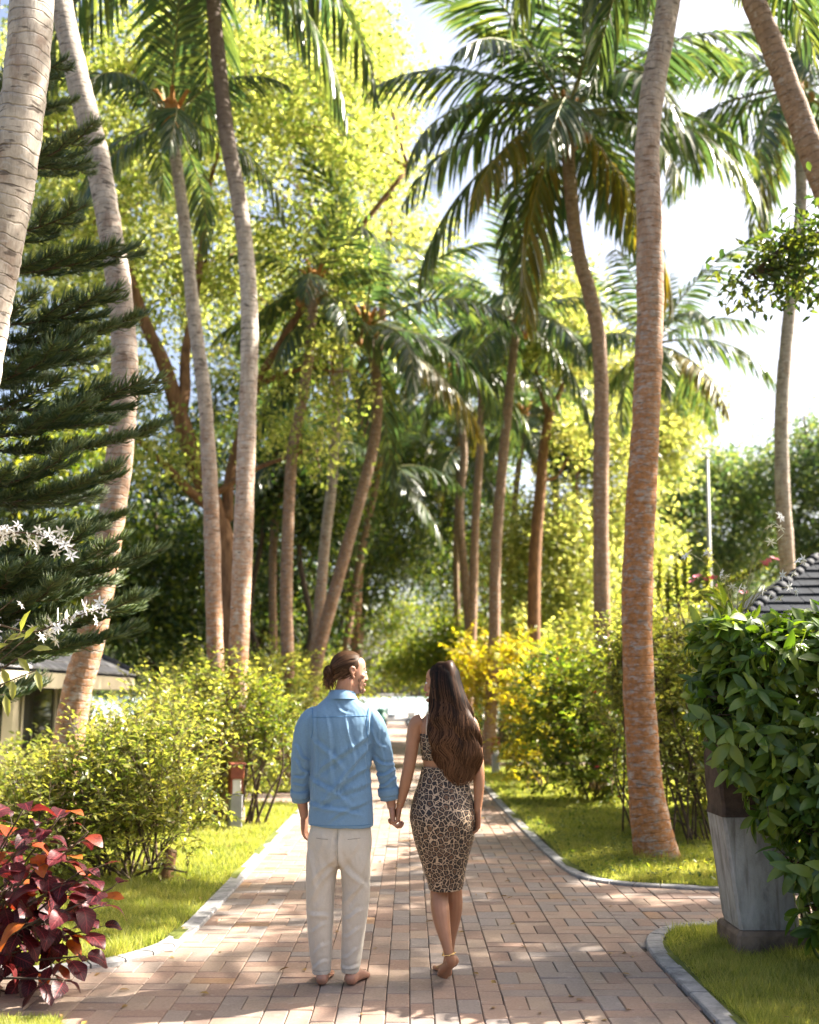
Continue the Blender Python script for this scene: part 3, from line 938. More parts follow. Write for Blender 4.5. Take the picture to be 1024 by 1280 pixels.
def crown(root, top, nf, flen, seed, lo=0, hi=14, nuts=0, old=0, azs=None, up=None):
    r = np.random.default_rng(seed)
    fibre = Geo()
    top = Vector(top)
    sphere(fibre, top + Vector((0, 0, .05)), (.17, .17, .34), 0, 10, 8)
    for k in range(5):
        a = k * 1.26 + seed
        tube(fibre, [top + Vector((.08 * math.cos(a), .08 * math.sin(a), .15)), top + Vector((.26 * math.cos(a), .26 * math.sin(a), .42 + .1 * (k % 2))), top + Vector((.38 * math.cos(a), .38 * math.sin(a), .38))], [.05, .035, .008], 6)
    part('heart', fibre, M['fibre'], root)
    a0 = r.uniform(0, 6)
    for k in range(nf):
        f = (k + .5) / nf
        idx = int(round(lo + (hi - lo) * f ** .9 + r.uniform(-.6, .6)))
        idx = min(max(idx, 0), 14)
        az = a0 + k * 2.39996 + r.uniform(-.15, .15)
        me = POOL[idx]
        if k >= nf - old:
            me = OLD[k % 3]
        o = obj('frond', me, root, top - Vector(root.location) + Vector((.10 * math.cos(az), .10 * math.sin(az), .16 - .22 * f)), (r.uniform(-.25, .25), 0, az), flen * r.uniform(.86, 1.1))
        o.rotation_mode = 'ZYX' if False else 'XYZ'
    for k in range(nuts):
        az = k * 2.4 + seed
        q = .20 + .09 * (k % 3)
        obj('coconut', NUT, root, top - Vector(root.location) + Vector((q * math.cos(az), q * math.sin(az), -.12 - .13 * (k % 3))), (r.uniform(-.5, .5), r.uniform(-.5, .5), az), r.uniform(.85, 1.1))

def trunk_geo(P, r0, r1, near, seed, flare=1.0):
    r = np.random.default_rng(seed)
    n = 150 if near else 44
    Q = catmull(P, n)
    L = np.concatenate([[0], np.cumsum(np.linalg.norm(np.diff(Q, axis=0), axis=1))])
    R_ = np.interp(L / L[-1], [0, 1], [r0, r1]) + r0 * .55 * flare * np.exp(-np.maximum(0, Q[:, 2]) / .35)
    R_ = R_ * (1 + .02 * np.sin(L * 2.1 + seed) + .015 * np.sin(L * 5.3))
    ph = np.cumsum(r.uniform(.7, 1.3, n + 1)) * (L[-1] / n / .085)
    def radial(nn, a):
        saw = ((ph[:, None] + .18 * np.sin(a + seed)[None]) % 1.0)
        return 1 + (.075 if near else .04) * (saw - .5) + .02 * np.sin(2 * a + seed)[None]
    g = Geo()
    tube(g, Q, R_, 18 if near else 10, 0, True, radial)
    return g

PALM_GROUP = 'coconut palms lining the path'
def palm(label, pix, r0, r1, bk, nf=20, flen=3.6, seed=1, near=False, nuts=4, old=2, cr=True, lo=0, hi=14, flare=1.0):
    """pix: (px, py, Y) up the trunk; the foot is carried down to the ground"""
    P = [W(*p) for p in pix]
    if P[0].z > .05:
        d = P[0] - P[1]
        k = P[0].z / max(.05, -d.z) if d.z < 0 else 0
        sx, sy = d.x * k, d.y * k
        m = min(1.0, .22 * P[0].z / max(1e-6, math.hypot(sx, sy)))
        P.insert(0, Vector((P[0].x + sx * m, P[0].y + sy * m, -.06)))
    else:
        P[0].z = -.06
    root = thing('palm_tree', label, 'palm tree', (P[0].x, P[0].y, 0), PALM_GROUP)
    part('trunk', trunk_geo([tuple(p) for p in P], r0, r1, near, seed, flare), M[bk], root)
    if cr:
        crown(root, P[-1], nf, flen, seed, lo, hi, nuts, 0 if old == 0 else old)
    return root

palm('thick pale palm trunk in the near left corner, rising past the pine', [(-84, 880, 6.7), (-55, 640, 6.6), (-37, 530, 6.6), (-17, 400, 6.55), (2, 300, 6.5), (26, 150, 6.4), (40, 0, 6.4), (50, -300, 6.5), (52, -620, 6.7), (40, -1100, 6.9)], .155, .125, 'bark_white', 14, 3.3, 3, True)
palm('pale scarred palm trunk leaning left behind the pine branches', [(78, 985, 10.7), (95, 870, 10.7), (118, 780, 10.7), (146, 600, 10.7), (156, 470, 10.7), (150, 370, 10.7), (138, 290, 10.7), (120, 190, 10.7), (100, 110, 10.7), (80, 20, 10.8), (66, -60, 10.9), (45, -250, 11), (20, -560, 11.3)], .152, .115, 'bark_mid', 14, 3.3, 4, True)
palm('slender grey palm with a low crown, left of the dark-topped trunk', [(277, 960, 15), (270, 845, 15), (264, 640, 15), (256, 500, 15), (243, 400, 15), (228, 260, 15), (213, 150, 15)], .135, .09, 'bark_mid', 11, 2.2, 5, True, 0, 0, lo=1)
palm('tall curving palm trunk with dark upper bark, left of the couple', [(288, 985, 14), (297, 840, 14), (303, 700, 14), (310, 500, 14), (312, 400, 14), (307, 310, 14), (297, 240, 14), (283, 165, 14), (271, 50, 14), (264, -30, 14), (256, -120, 14)], .145, .10, 'bark_darktop', 18, 3.7, 6, True, 5, 0)
palm('large palm trunk with orange lichen rising from the right lawn', [(823, 1079, 10.6), (809, 1000, 10.6), (801, 900, 10.6), (797, 800, 10.6), (798, 700, 10.6), (803, 600, 10.6), (809, 500, 10.6), (813, 380, 10.6), (812, 280, 10.6), (809, 200, 10.6), (815, 120, 10.6), (829, 40, 10.6), (842, -40, 10.6), (858, -180, 10.7), (868, -330, 10.8)], .166, .115, 'bark_orange', 18, 3.6, 7, True, 4, 0, flare=.75)
palm('palm with a wide dark full crown and coconuts, right of the path', [(752, 930, 18), (753, 815, 18), (751, 650, 18), (752, 520, 18), (749, 430, 18), (738, 370, 18), (722, 310, 18), (712, 220, 18), (709, 145, 18)], .15, .12, 'bark_brown', 30, 4.0, 8, True, 7, 3)
palm('leaning palm trunk crossing the upper right corner', [(1300, 1000, 12), (1190, 700, 11.6), (1100, 420, 11.2), (1024, 215, 11), (1000, 150, 11), (967, 60, 11), (942, 0, 11), (915, -90, 11), (880, -260, 11)], .17, .12, 'bark_brown', 18, 3.4, 9, True, 4, 0)
palm('slim pale palm trunk standing beside the slate roof on the right', [(990, 860, 22), (985, 720, 22), (978, 600, 22), (978, 500, 22), (986, 400, 22), (1000, 280, 22), (1001, 200, 22), (996, 110, 22)], .175, .12, 'bark_mid', 18, 4.0, 10, True, 5, 1)
palm('palm whose drooping crown shows against the sky behind the lichen trunk', [(782, 860, 25), (790, 720, 25), (806, 560, 25), (818, 430, 25)], .16, .12, 'bark_brown', 16, 3.2, 11, False, 3, 1)
palm('leaning palm with glossy bright fronds over the left side of the path', [(386, 880, 22), (402, 800, 22), (432, 690, 22), (468, 550, 22), (470, 470, 22), (458, 410, 22)], .15, .11, 'bark_brown', 16, 3.6, 12, False, 5, 1)
palm('upright brown palm trunk at the left, before the dark trees', [(361, 860, 20), (358, 740, 20), (364, 580, 20), (376, 510, 20), (388, 430, 20), (392, 360, 20)], .13, .10, 'bark_brown', 9, 2.0, 13, False, 3, 0)
palm('pale straight palm trunk just left of the leaning one', [(384, 900, 23.5), (392, 860, 23.5), (405, 690, 23.5), (416, 590, 23.5), (424, 430, 23.5), (428, 330, 23.5)], .14, .10, 'bark_mid', 9, 2.1, 14, False, 3, 0)
palm('slightly leaning palm trunk in the middle, right of the woman', [(614, 880, 25), (618, 800, 25), (620, 690, 25), (630, 560, 25), (641, 450, 25), (647, 395, 25)], .15, .11, 'bark_brown', 15, 3.1, 15, False, 4, 0)
palm('thin middle palm beside the slightly leaning trunk', [(586, 880, 28), (590, 800, 28), (594, 660, 28), (601, 540, 28), (602, 440, 28)], .135, .10, 'bark_brown', 13, 3.1, 16, False, 4, 0)
palm('thin crooked palm at the centre, left of the other middle trunks', [(592, 850, 33), (583, 740, 33), (575, 640, 33), (580, 560, 33), (566, 470, 33)], .16, .11, 'bark_brown', 15, 3.3, 17, False, 3, 1)
#palm('palm with a dark crown in the top left corner', [(190, 900, 24), (176, 500, 24), (160, 250, 24), (150, 60, 24)], .17, .12, 'bark_brown', 24, 4.6, 18, False, 3, 3)
palm('far palm rising right of the wide-crowned palm', [(700, 800, 40), (695, 620, 40), (690, 470, 40)], .17, .12, 'bark_brown', 20, 4.6, 19, False, 2, 2)
palm('far palm over the dark trees at the left of the path', [(444, 850, 42), (462, 700, 42), (490, 580, 42), (512, 500, 42)], .17, .12, 'bark_brown', 22, 4.8, 20, False, 2, 2)

palm('slim far palm at the right side of the path, behind the crooked palm', [(574, 850, 38), (570, 700, 38), (575, 560, 38)], .14, .10, 'bark_brown', 12, 3.6, 23, False, 0, 0)
palm('far palm leaning right behind the slightly leaning middle trunk', [(632, 860, 36), (641, 660, 36), (656, 520, 36)], .14, .10, 'bark_brown', 12, 3.4, 24, False, 0, 0)
palm('thin palm leaning right behind the man, its top hidden by hanging fronds', [(424, 870, 31), (446, 720, 31), (474, 590, 31)], .13, .095, 'bark_brown', 12, 3.2, 25, False, 0, 0)
palm('thin upright far palm right behind the leaning palm foot', [(440, 850, 40), (437, 700, 40), (430, 560, 40)], .14, .10, 'bark_mid', 12, 3.8, 26, False, 0, 0)
palm('thin palm just left of the upright brown palm', [(343, 870, 27), (341, 700, 27), (351, 570, 27)], .12, .09, 'bark_brown', 11, 2.6, 27, False, 0, 0)
# palms standing right of the frame, whose shade falls in streaks over the near path
palm('palm standing right of the slate-roofed bungalow, out of the picture', [(1900, 900, 10), (1880, 500, 10), (1850, 0, 10)], .17, .12, 'bark_mid', 12, 3.8, 21, False, 0, 2)
palm('palm standing farther right behind the hedge, out of the picture', [(1640, 900, 13), (1630, 500, 13), (1600, 30, 13)], .17, .12, 'bark_mid', 14, 3.8, 22, False, 0, 2)

# ------------------------------------------------------------------ broadleaf trees
def clump_points(r, blobs, nclump):
    """clump centres in several ellipsoids, towards their outsides"""
    vol = A([b[1][0] * b[1][1] * b[1][2] for b in blobs]) ** .75
    cnt = np.maximum(3, (vol / vol.sum() * nclump).astype(int))
    out = []
    for (c, rr), k in zip(blobs, cnt):
        d = rng_dirs(r, k)
        out.append(A(c) + d * A(rr) * (r.random(k) ** .42)[:, None])
    return np.concatenate(out)

def leafcloud(r, centers, per, sig, L, Wd, geo, tpl=LEAF2, mat=0, droop=.25):
    n = len(centers) * per
    c = np.repeat(centers, per, 0)
    sg = np.repeat(r.uniform(.6, 1.35, len(centers)), per)[:, None]
    off = r.normal(size=(n, 3)) * A(sig) * sg
    pos = c + off
    d = nrm(rng_dirs(r, n) * .8 + nrm(off) * .6 + A((0, 0, -droop)))
    up = rng_dirs(r, n) * .8 + A((0, 0, .8))
    leaves(geo, pos, d, up, L * r.uniform(.65, 1.25, n), Wd * r.uniform(.7, 1.2, n), mat, tpl)

def limb_curve(geo, a, b, ra, rb, r, sides=6, sag=.12):
    a, b = A(a), A(b)
    m = (a + b) / 2 + r.normal(size=3) * np.linalg.norm(b - a) * .10 + A((0, 0, sag * np.linalg.norm(b - a)))
    tube(geo, catmull([a, m, b], 7), np.linspace(ra, rb, 8), sides)

def tree(label, base, trunks, blobs, leafmat, barkmat, nclump, per, sig, L, Wd, seed, name='broadleaf_tree', cat='tree', group=None, ntwig=60, tpl=LEAF2, droop=.25):
    """trunks: list of (points, r0, r1); twigs run from the nearest limb to the clumps"""
    r = np.random.default_rng(seed)
    root = thing(name, label, cat, (base[0], base[1], 0), group)
    g = Geo()
    nodes = []
    for P, r0, r1 in trunks:
        Q = catmull([tuple(p) for p in P], 26)
        f = np.linspace(0, 1, 27)
        R_ = r0 + (r1 - r0) * f + r0 * .5 * np.exp(-np.maximum(0, Q[:, 2] + .05) / .3)
        tube(g, Q, R_, 10)
        for k in range(8, 27, 3):
            nodes.append((Q[k], R_[k]))
    part('trunk', g, M[barkmat], root)
    cl = clump_points(r, blobs, nclump)
    g = Geo()
    NP = A([n[0] for n in nodes]); NR = A([n[1] for n in nodes])
    pick = r.permutation(len(cl))[:ntwig]
    # main boughs go to each blob, twigs fork from them
    bn, br_ = [], []
    for c, rr in blobs:
        k = np.argmin(np.linalg.norm(NP - A(c), axis=1) + 2.5 * np.maximum(0, NP[:, 2] - c[2]))
        ra = min(NR[k] * .8, .05 + .012 * np.linalg.norm(NP[k] - A(c)))
        a, b = NP[k], A(c)
        m = (a + b) / 2 + r.normal(size=3) * np.linalg.norm(b - a) * .09 + A((0, 0, .1 * np.linalg.norm(b - a)))
        Q = catmull([a, m, b], 9)
        gb = Geo()
        tube(gb, Q, np.linspace(ra, ra * .35, 10), 7)
        part('bough', gb, M[barkmat], root)
        bn += list(Q[3:]); br_ += [ra * .4] * len(Q[3:])
    BN = A(bn)
    for k in pick:
        q = np.argmin(np.linalg.norm(BN - cl[k], axis=1))
        limb_curve(g, BN[q], cl[k], br_[q] * .75, .008, r, 5)
    tag(part('twigs', g, M[barkmat], root), kind='stuff')
    g = Geo()
    leafcloud(r, cl, per, sig, L, Wd, g, tpl, 0, droop)
    part('crown', g, M[leafmat], root)
    return root

def B(px, py, Y, rx, ry, dep=None):
    """blob from the picture: centre pixel, distance, half sizes in pixels, depth in metres"""
    k = Y / FPX
    return (tuple(W(px, py, Y)), (rx * k, dep or rx * k, ry * k))

# the big forked lime-green tree behind the left palms
b0 = W(289, 960, 20.5); b0.z = -.05
tk = [([b0, W(287, 812, 20.5), W(285, 712, 20.5), W(273, 650, 20.5), W(243, 576, 20.3), W(222, 510, 20.2), W(203, 450, 20), W(180, 400, 20), W(140, 280, 20)], .27, .10),
      ([W(224, 520, 20.2), W(231, 490, 20.2), W(232, 440, 20.4), W(243, 380, 20.6), W(262, 230, 21)], .14, .06),
      ([W(268, 640, 20.4), W(236, 612, 20), W(203, 578, 19.6), W(150, 530, 19.4)], .11, .05),
      ([W(284, 650, 20.5), W(289, 587, 20.7), W(318, 490, 20.8), W(362, 410, 20.8), (W(430, 312, 20.8)), W(510, 210, 21)], .12, .05)]
tree('big forked lime-green tree with orange-brown limbs behind the left palms', (b0.x, b0.y), tk,
     [B(170, 90, 20, 130, 110, 2.4), B(310, 110, 20.5, 140, 120, 2.6), B(430, 170, 21, 100, 100, 2.0), B(120, 290, 19.5, 80, 110, 2.0), B(250, 330, 21.5, 130, 100, 1.6),
      B(385, 320, 21, 90, 90, 1.8), B(120, 470, 19.5, 70, 80, 1.6), B(440, 70, 21.5, 55, 80, 1.8), B(418, 465, 20, 50, 70, .9), B(395, 560, 20, 45, 40, .8), B(190, 560, 19.4, 70, 50, 1.2), B(330, 520, 21, 40, 80, .8), B(60, 160, 20, 60, 140, 1.8)],
     'lime', 'limb', 820, 52, (.29, .29, .20), .14, .078, 31, ntwig=150)
b0 = W(436, 900, 33); b0.z = -.05
tree('tall pale lime tree behind the big forked tree', (b0.x, b0.y), [([b0, W(446, 700, 33), W(470, 480, 33), W(490, 250, 33)], .3, .09), ([W(464, 560, 33), W(430, 420, 33), W(400, 280, 33)], .16, .06)],
     [B(470, 250, 33, 80, 100, 3), B(420, 130, 34, 120, 110, 3), B(535, 330, 33, 60, 70, 2), B(445, 70, 34, 65, 75, 3), B(300, 60, 35, 130, 90, 3), B(430, 380, 34, 90, 70, 2), B(250, 250, 36, 140, 140, 3), B(120, 250, 36, 120, 160, 3), B(20, 120, 35, 90, 130, 2.5), B(40, 340, 35, 90, 110, 2.5), B(120, 420, 35, 90, 90, 2.5), B(300, 400, 36, 90, 90, 2.5)],
     'lime_far', 'limb', 800, 42, (.42, .42, .3), .24, .14, 32, ntwig=70)

# darker trees along the left side and the middle
def simple_tree(label, px, Y, top, blobs, lm, seed, nclump=260, per=50, L=.20, sig=.42, bk='darkbark', r0=.2, ntwig=40, group='trees standing behind the palms'):
    b0 = W(px, 900, Y)
    b0.z = -.05
    t = W(px, top, Y)
    r = np.random.default_rng(seed)
    mid = Vector((b0.x + r.normal() * .4, Y, t.z * .5))
    mid2 = Vector((b0.x + r.normal() * .5, Y, t.z * .25))
    return tree(label, (b0.x, b0.y), [([b0, mid2, mid, Vector((t.x, Y, t.z * .8)), t], r0, .05)], [B(*b) for b in blobs], lm, bk, nclump, per, (sig, sig, sig * .75), L, L * .52, seed, group=group, ntwig=ntwig)

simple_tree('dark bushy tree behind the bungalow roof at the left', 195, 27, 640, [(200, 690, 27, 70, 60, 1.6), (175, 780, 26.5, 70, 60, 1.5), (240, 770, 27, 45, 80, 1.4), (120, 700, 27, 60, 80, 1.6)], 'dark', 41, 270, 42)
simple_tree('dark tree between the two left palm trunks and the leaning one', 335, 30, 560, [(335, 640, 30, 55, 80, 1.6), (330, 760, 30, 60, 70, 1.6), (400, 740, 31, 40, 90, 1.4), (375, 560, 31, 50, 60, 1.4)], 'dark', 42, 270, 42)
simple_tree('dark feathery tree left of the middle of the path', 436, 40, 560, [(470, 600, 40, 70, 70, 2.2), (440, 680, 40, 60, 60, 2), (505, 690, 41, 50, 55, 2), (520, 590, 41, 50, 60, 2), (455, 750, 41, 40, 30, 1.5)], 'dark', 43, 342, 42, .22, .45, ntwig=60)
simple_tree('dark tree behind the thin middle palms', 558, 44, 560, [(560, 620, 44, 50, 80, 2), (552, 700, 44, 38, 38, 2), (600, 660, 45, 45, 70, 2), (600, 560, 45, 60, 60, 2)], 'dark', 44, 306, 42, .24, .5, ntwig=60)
simple_tree('low broad tree spreading over the far end of the path', 584, 38, 790, [(540, 825, 38, 60, 28, 1.6), (500, 840, 39, 30, 18, 1.2), (575, 800, 38, 40, 34, 1.5)], 'hibiscus', 45, 200, 50, .17, .32, ntwig=40)
simple_tree('low pale tree closing the bright gap beside the man\'s head', 436, 46, 770, [(468, 790, 46, 38, 30, 1.4), (502, 765, 47, 34, 26, 1.4), (455, 845, 46, 26, 26, 1.0), (510, 815, 48, 30, 22, 1.2)], 'hibiscus', 55, 130, 34, .2, .42, ntwig=40)
# a forked slim tree right of the middle, and bright trees behind it
b0 = W(666, 880, 29); b0.z = -.05
tree('slim forked tree with grey-brown trunk right of the middle palms', (b0.x, b0.y), [([b0, W(668, 720, 29), W(675, 620, 29), W(680, 560, 29), W(688, 510, 29)], .2, .12), ([W(686, 518, 29), W(700, 490, 29), W(716, 440, 29)], .10, .05), ([W(686, 520, 29), W(676, 490, 29), W(664, 430, 29)], .09, .04), ([W(677, 600, 29), W(695, 596, 29), W(712, 570, 29)], .06, .03)],
     [B(716, 430, 29, 50, 50, 1.4), B(668, 420, 29, 50, 50, 1.4), B(725, 545, 29, 28, 36, .8), B(690, 370, 29.5, 60, 50, 1.4)], 'lime_far', 'limb', 230, 46, (.34, .34, .26), .19, .1, 46, ntwig=40)
simple_tree('bright yellow-green tree between the forked tree and the wide-crowned palm', 720, 34, 600, [(700, 660, 34, 60, 60, 1.8), (650, 700, 34, 50, 60, 1.6), (730, 720, 33, 55, 60, 1.6), (690, 770, 33, 60, 50, 1.6), (770, 640, 35, 50, 60, 1.6), (760, 540, 35, 50, 60, 1.6)], 'lime_far', 47, 420, 54, .19, .38, 'limb', ntwig=50)
simple_tree('pale green tree showing between the wide-crowned palm and the lichen trunk', 790, 38, 480, [(780, 500, 38, 50, 70, 1.8), (830, 560, 38, 50, 50, 1.8), (790, 700, 38, 60, 70, 1.8), (850, 500, 39, 40, 50, 1.5)], 'lime_far', 48, 300, 54, .22, .42, 'limb', ntwig=40)
simple_tree('dull green far tree left of the pale pole', 850, 47, 580, [(845, 640, 47, 55, 60, 2.4), (830, 720, 47, 60, 50, 2.4), (885, 600, 48, 40, 40, 2)], 'teal', 49, 288, 42, .26, .5, ntwig=40)
simple_tree('dull green far tree behind the pale pole', 915, 50, 560, [(915, 610, 50, 55, 55, 2.5), (900, 700, 50, 65, 60, 2.5), (950, 650, 51, 40, 60, 2.2)], 'teal', 50, 306, 42, .27, .52, ntwig=40)
simple_tree('dull green far tree behind the slim pale palm, at the right edge', 1005, 47, 520, [(1005, 600, 47, 55, 70, 2.4), (1015, 690, 47, 60, 50, 2.4), (1050, 560, 48, 60, 60, 2.4)], 'teal', 51, 306, 42, .26, .5, ntwig=40)
simple_tree('yellow-topped far tree beyond the right edge', 1100, 46, 500, [(1110, 600, 46, 70, 90, 2.5), (1060, 700, 46, 60, 50, 2)], 'teal', 52, 234, 42, .26, .5, ntwig=30)
simple_tree('dense dark tree filling the left edge behind the bungalow', 20, 25, 560, [(30, 620, 25, 80, 90, 2), (60, 740, 25, 80, 60, 2), (-60, 700, 25, 80, 100, 2), (90, 560, 26, 60, 60, 1.5)], 'hibiscus', 53, 288, 42, .2, .42)
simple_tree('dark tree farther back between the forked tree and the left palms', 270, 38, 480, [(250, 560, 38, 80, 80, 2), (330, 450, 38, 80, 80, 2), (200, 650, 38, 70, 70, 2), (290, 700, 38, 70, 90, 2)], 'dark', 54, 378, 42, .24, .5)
# slim trunks far down the left side of the path
for k, (x0, x1, Y, top, lab) in enumerate([(413, 428, 34, 640, 'thin dark trunk just right of the leaning palm foot'), (433, 446, 37, 650, 'second thin trunk right of the leaning palm foot'), (452, 470, 46, 690, 'thin far trunk against the bright gap behind the man'),
                                           (530, 522, 70, 700, 'thin far trunk against the bright gap above the woman'), (551, 545, 66, 690, 'grey far trunk just left of the middle palms'), (330, 338, 27, 600, 'thin dark trunk right of the curving left palm'), (376, 396, 26, 640, 'thin trunk behind the upright brown palm'), (715, 712, 36, 560, 'thin trunk left of the wide-crowned palm')]):
    simple_tree(lab, x0, Y, top, [(x1, top + 10, Y, 34, 34, 1.1), (x1 + 14, top - 30, Y, 30, 30, 1.0)], 'dark', 60 + k, 70, 46, .2, .36, 'darkbark', .11, 14, 'thin trees down the path')
# tree line closing the view, open only where the path runs out to the beach
for k, x in enumerate([-34, -27, -20, -14, -8.6, 4.2, 9.5, 15, 21, 28, 36]):
    Y = 58 + (k % 3) * 3
    px, _ = project(x, Y, 3)
    lab = ['far left', 'left of the dark left trees', 'behind the left bungalow', 'behind the forked tree', 'left of the bright gap', 'right of the bright gap', 'behind the forked slim tree', 'behind the wide-crowned palm', 'behind the pale pole', 'behind the slim pale palm', 'beyond the right edge'][k]
    simple_tree('distant dark tree of the far tree line, ' + lab, float(px), Y, 690 - 20 * (k % 2), [(float(px), 720, Y, 80, 60, 2.6), (float(px) - 45, 800, Y, 70, 60, 2.4), (float(px) + 50, 800, Y + 1, 70, 60, 2.4), (float(px), 850, Y, 90, 30, 2.4)], 'dark' if k % 2 else 'teal', 80 + k, 190, 36, .34, .62, ntwig=20, group='far tree line')

# tree at the right, out of frame, with one bough reaching into the upper right corner
r = np.random.default_rng(90)
q = W(965, 330, 10)
tree('leafy bough hanging into the upper right corner from a tree right of the hedge', (8.2, 10.5), [([(8.2, 10.5, -.05), (8.1, 10.4, 2), (7.8, 10.3, 4.2), (7.2, 10.2, 5.6), (6.4, 10.1, 6.6)], .22, .09), ([(7.6, 10.3, 4.8), (6.3, 10.2, 6.0), (4.9, 10.1, 6.35), (q.x + .3, 10, q.z + .25), (q.x - .2, 10, q.z - .1)], .09, .02)],
     [((q.x + .05, 10, q.z + .1), (.30, .3, .28)), ((q.x - .25, 10.05, q.z - .15), (.24, .25, .14)), ((q.x + .42, 10.1, q.z - .05), (.25, .3, .32)), ((q.x + .25, 9.9, q.z + .12), (.30, .3, .26)), ((q.x + .08, 10.1, q.z - .2), (.26, .25, .16)), ((q.x + .5, 9.9, q.z + .2), (.3, .3, .3)), ((q.x + .15, 10, q.z - .02), (.34, .3, .2)), ((q.x - .1, 9.95, q.z), (.26, .3, .16)), ((q.x + .5, 10, q.z - .25), (.22, .3, .2)), ((6.9, 10.3, 6.6), (1.3, 1.2, .7)), ((8.3, 10.2, 6.6), (1.2, 1.1, .6))],
     'dark', 'darkbark', 300, 22, (.13, .13, .11), .115, .055, 90, ntwig=110, tpl=LEAF8)

# ------------------------------------------------------------------ shrubs: stems fanning up, twigs carrying leaves
def shrub(label, base, blobs, lm, ntwig, per, L, Wd, seed, name='shrub', cat='shrub', nstem=9, tpl=LEAF8, twlen=.42, flowers=None, group=None, spread=.35, up=.5, bk='twig', rs=.014):
    r = np.random.default_rng(seed)
    root = thing(name, label, cat, (base[0], base[1], 0), group)
    cl = clump_points(r, blobs, ntwig)
    g = Geo()
    SN = []
    for c, rr in blobs:
        for k in range(max(2, nstem // len(blobs))):
            a = A((base[0] + r.normal() * spread * .4, base[1] + r.normal() * spread * .4, -.03))
            e = A(c) + r.normal(size=3) * A(rr) * .5
            m = (a + e) / 2 + A((r.normal() * .1, r.normal() * .1, .1))
            Q = catmull([a, m, e], 9)
            tube(g, Q, np.linspace(rs, rs * .4, 10), 5)
            SN += list(Q[4:])
    SN = A(SN)
    cen = A([b[0] for b in blobs])
    P0, D0, LL = [], [], []
    for c in cl:
        k = np.argmin(np.linalg.norm(cen - c, axis=1))
        out = c - cen[k]
        d = nrm(out / A(blobs[k][1]) * .8 + r.normal(size=3) * .5 + A((0, 0, up)))
        ln = twlen * r.uniform(.5, 1.35)
        bend = nrm(d + A((0, 0, -.25)) + r.normal(size=3) * .2)
        Q = catmull([c, c + d * ln * .5, c + d * ln * .5 + bend * ln * .5], 4)
        tube(g, Q, np.linspace(.0045, .0015, 5), 3, 0, False)
        if r.random() < .35:
            q = np.argmin(np.linalg.norm(SN - c, axis=1))
            tube(g, catmull([SN[q], (SN[q] + c) / 2 + A((0, 0, .04)), c], 4), np.linspace(.007, .0045, 5), 4, 0, False)
        P0.append(Q); LL.append(ln)
    part('stem', g, M[bk], root)
    g = Geo()
    n = len(cl) * per
    t_ = np.tile(np.linspace(.08, 1, per), len(cl)) + r.normal(0, .02, n)
    Q = A(P0)
    f = np.clip(t_, 0, 1) * 4
    i = np.minimum(f.astype(int), 3)
    w_ = (f - i)[:, None]
    ti = np.repeat(np.arange(len(cl)), per)
    pos = Q[ti, i] * (1 - w_) + Q[ti, i + 1] * w_
    tan = nrm(Q[ti, i + 1] - Q[ti, i])
    sgn = np.tile(np.where(np.arange(per) % 2 == 0, 1.0, -1.0), len(cl))[:, None]
    sd = nrm(np.cross(tan, A((0, 0, 1.0))) + 1e-6) * sgn
    d = nrm(tan * .55 + sd * .8 + r.normal(size=(n, 3)) * .35)
    u = r.normal(size=(n, 3)) * .35 + A((0, 0, 1.0))
    leaves(g, pos + r.normal(size=(n, 3)) * .008, d, u, L * r.uniform(.6, 1.25, n), Wd * r.uniform(.7, 1.2, n), 0, tpl)
    part('foliage', g, M[lm], root)
    if flowers:
        me, cnt, sz = flowers
        for k in range(cnt):
            c = cl[r.integers(len(cl))]
            kk = np.argmin(np.linalg.norm(cen - c, axis=1))
            o = nrm((c - cen[kk]) / A(blobs[kk][1]) + A((0, -.9, .1)))
            p = cen[kk] + o * A(blobs[kk][1]) * 1.12
            obj('flower', me, root, Vector(p) - root.location, (r.uniform(0, 1.2), r.uniform(-.5, .5), r.uniform(0, 6)), sz * r.uniform(.8, 1.2))
    return root

def petal_flower(name, mat, npet, cup, wid, cmat=None):
    """five-petalled flower of radius 1"""
    g = Geo()
    a = np.arange(npet) * 2 * math.pi / npet
    d = np.stack([np.cos(a) * math.cos(cup), np.sin(a) * math.cos(cup), np.full(npet, math.sin(cup))], -1)
    u = np.tile(A((0, 0, 1.0)), (npet, 1)) - d * math.sin(cup)
    leaves(g, np.zeros((npet, 3)), d, u, 1.0, wid, 0, LEAF8)
    tube(g, [(0, 0, -.5), (0, 0, .02)], [.06, .09], 5, 1)
    tube(g, [(0, 0, 0), (0, 0, .45)], [.05, .03], 5, 2)
    return g.mesh('flower', [M[mat], M['rachis'], cmat or M['rachis']])
STAR = petal_flower('flower', 'white_flower', 6, .15, .34)
PINK = petal_flower('flower', 'pink_flower', 5, .5, .8)
RED = petal_flower('flower', 'red_flower', 5, .6, .75)

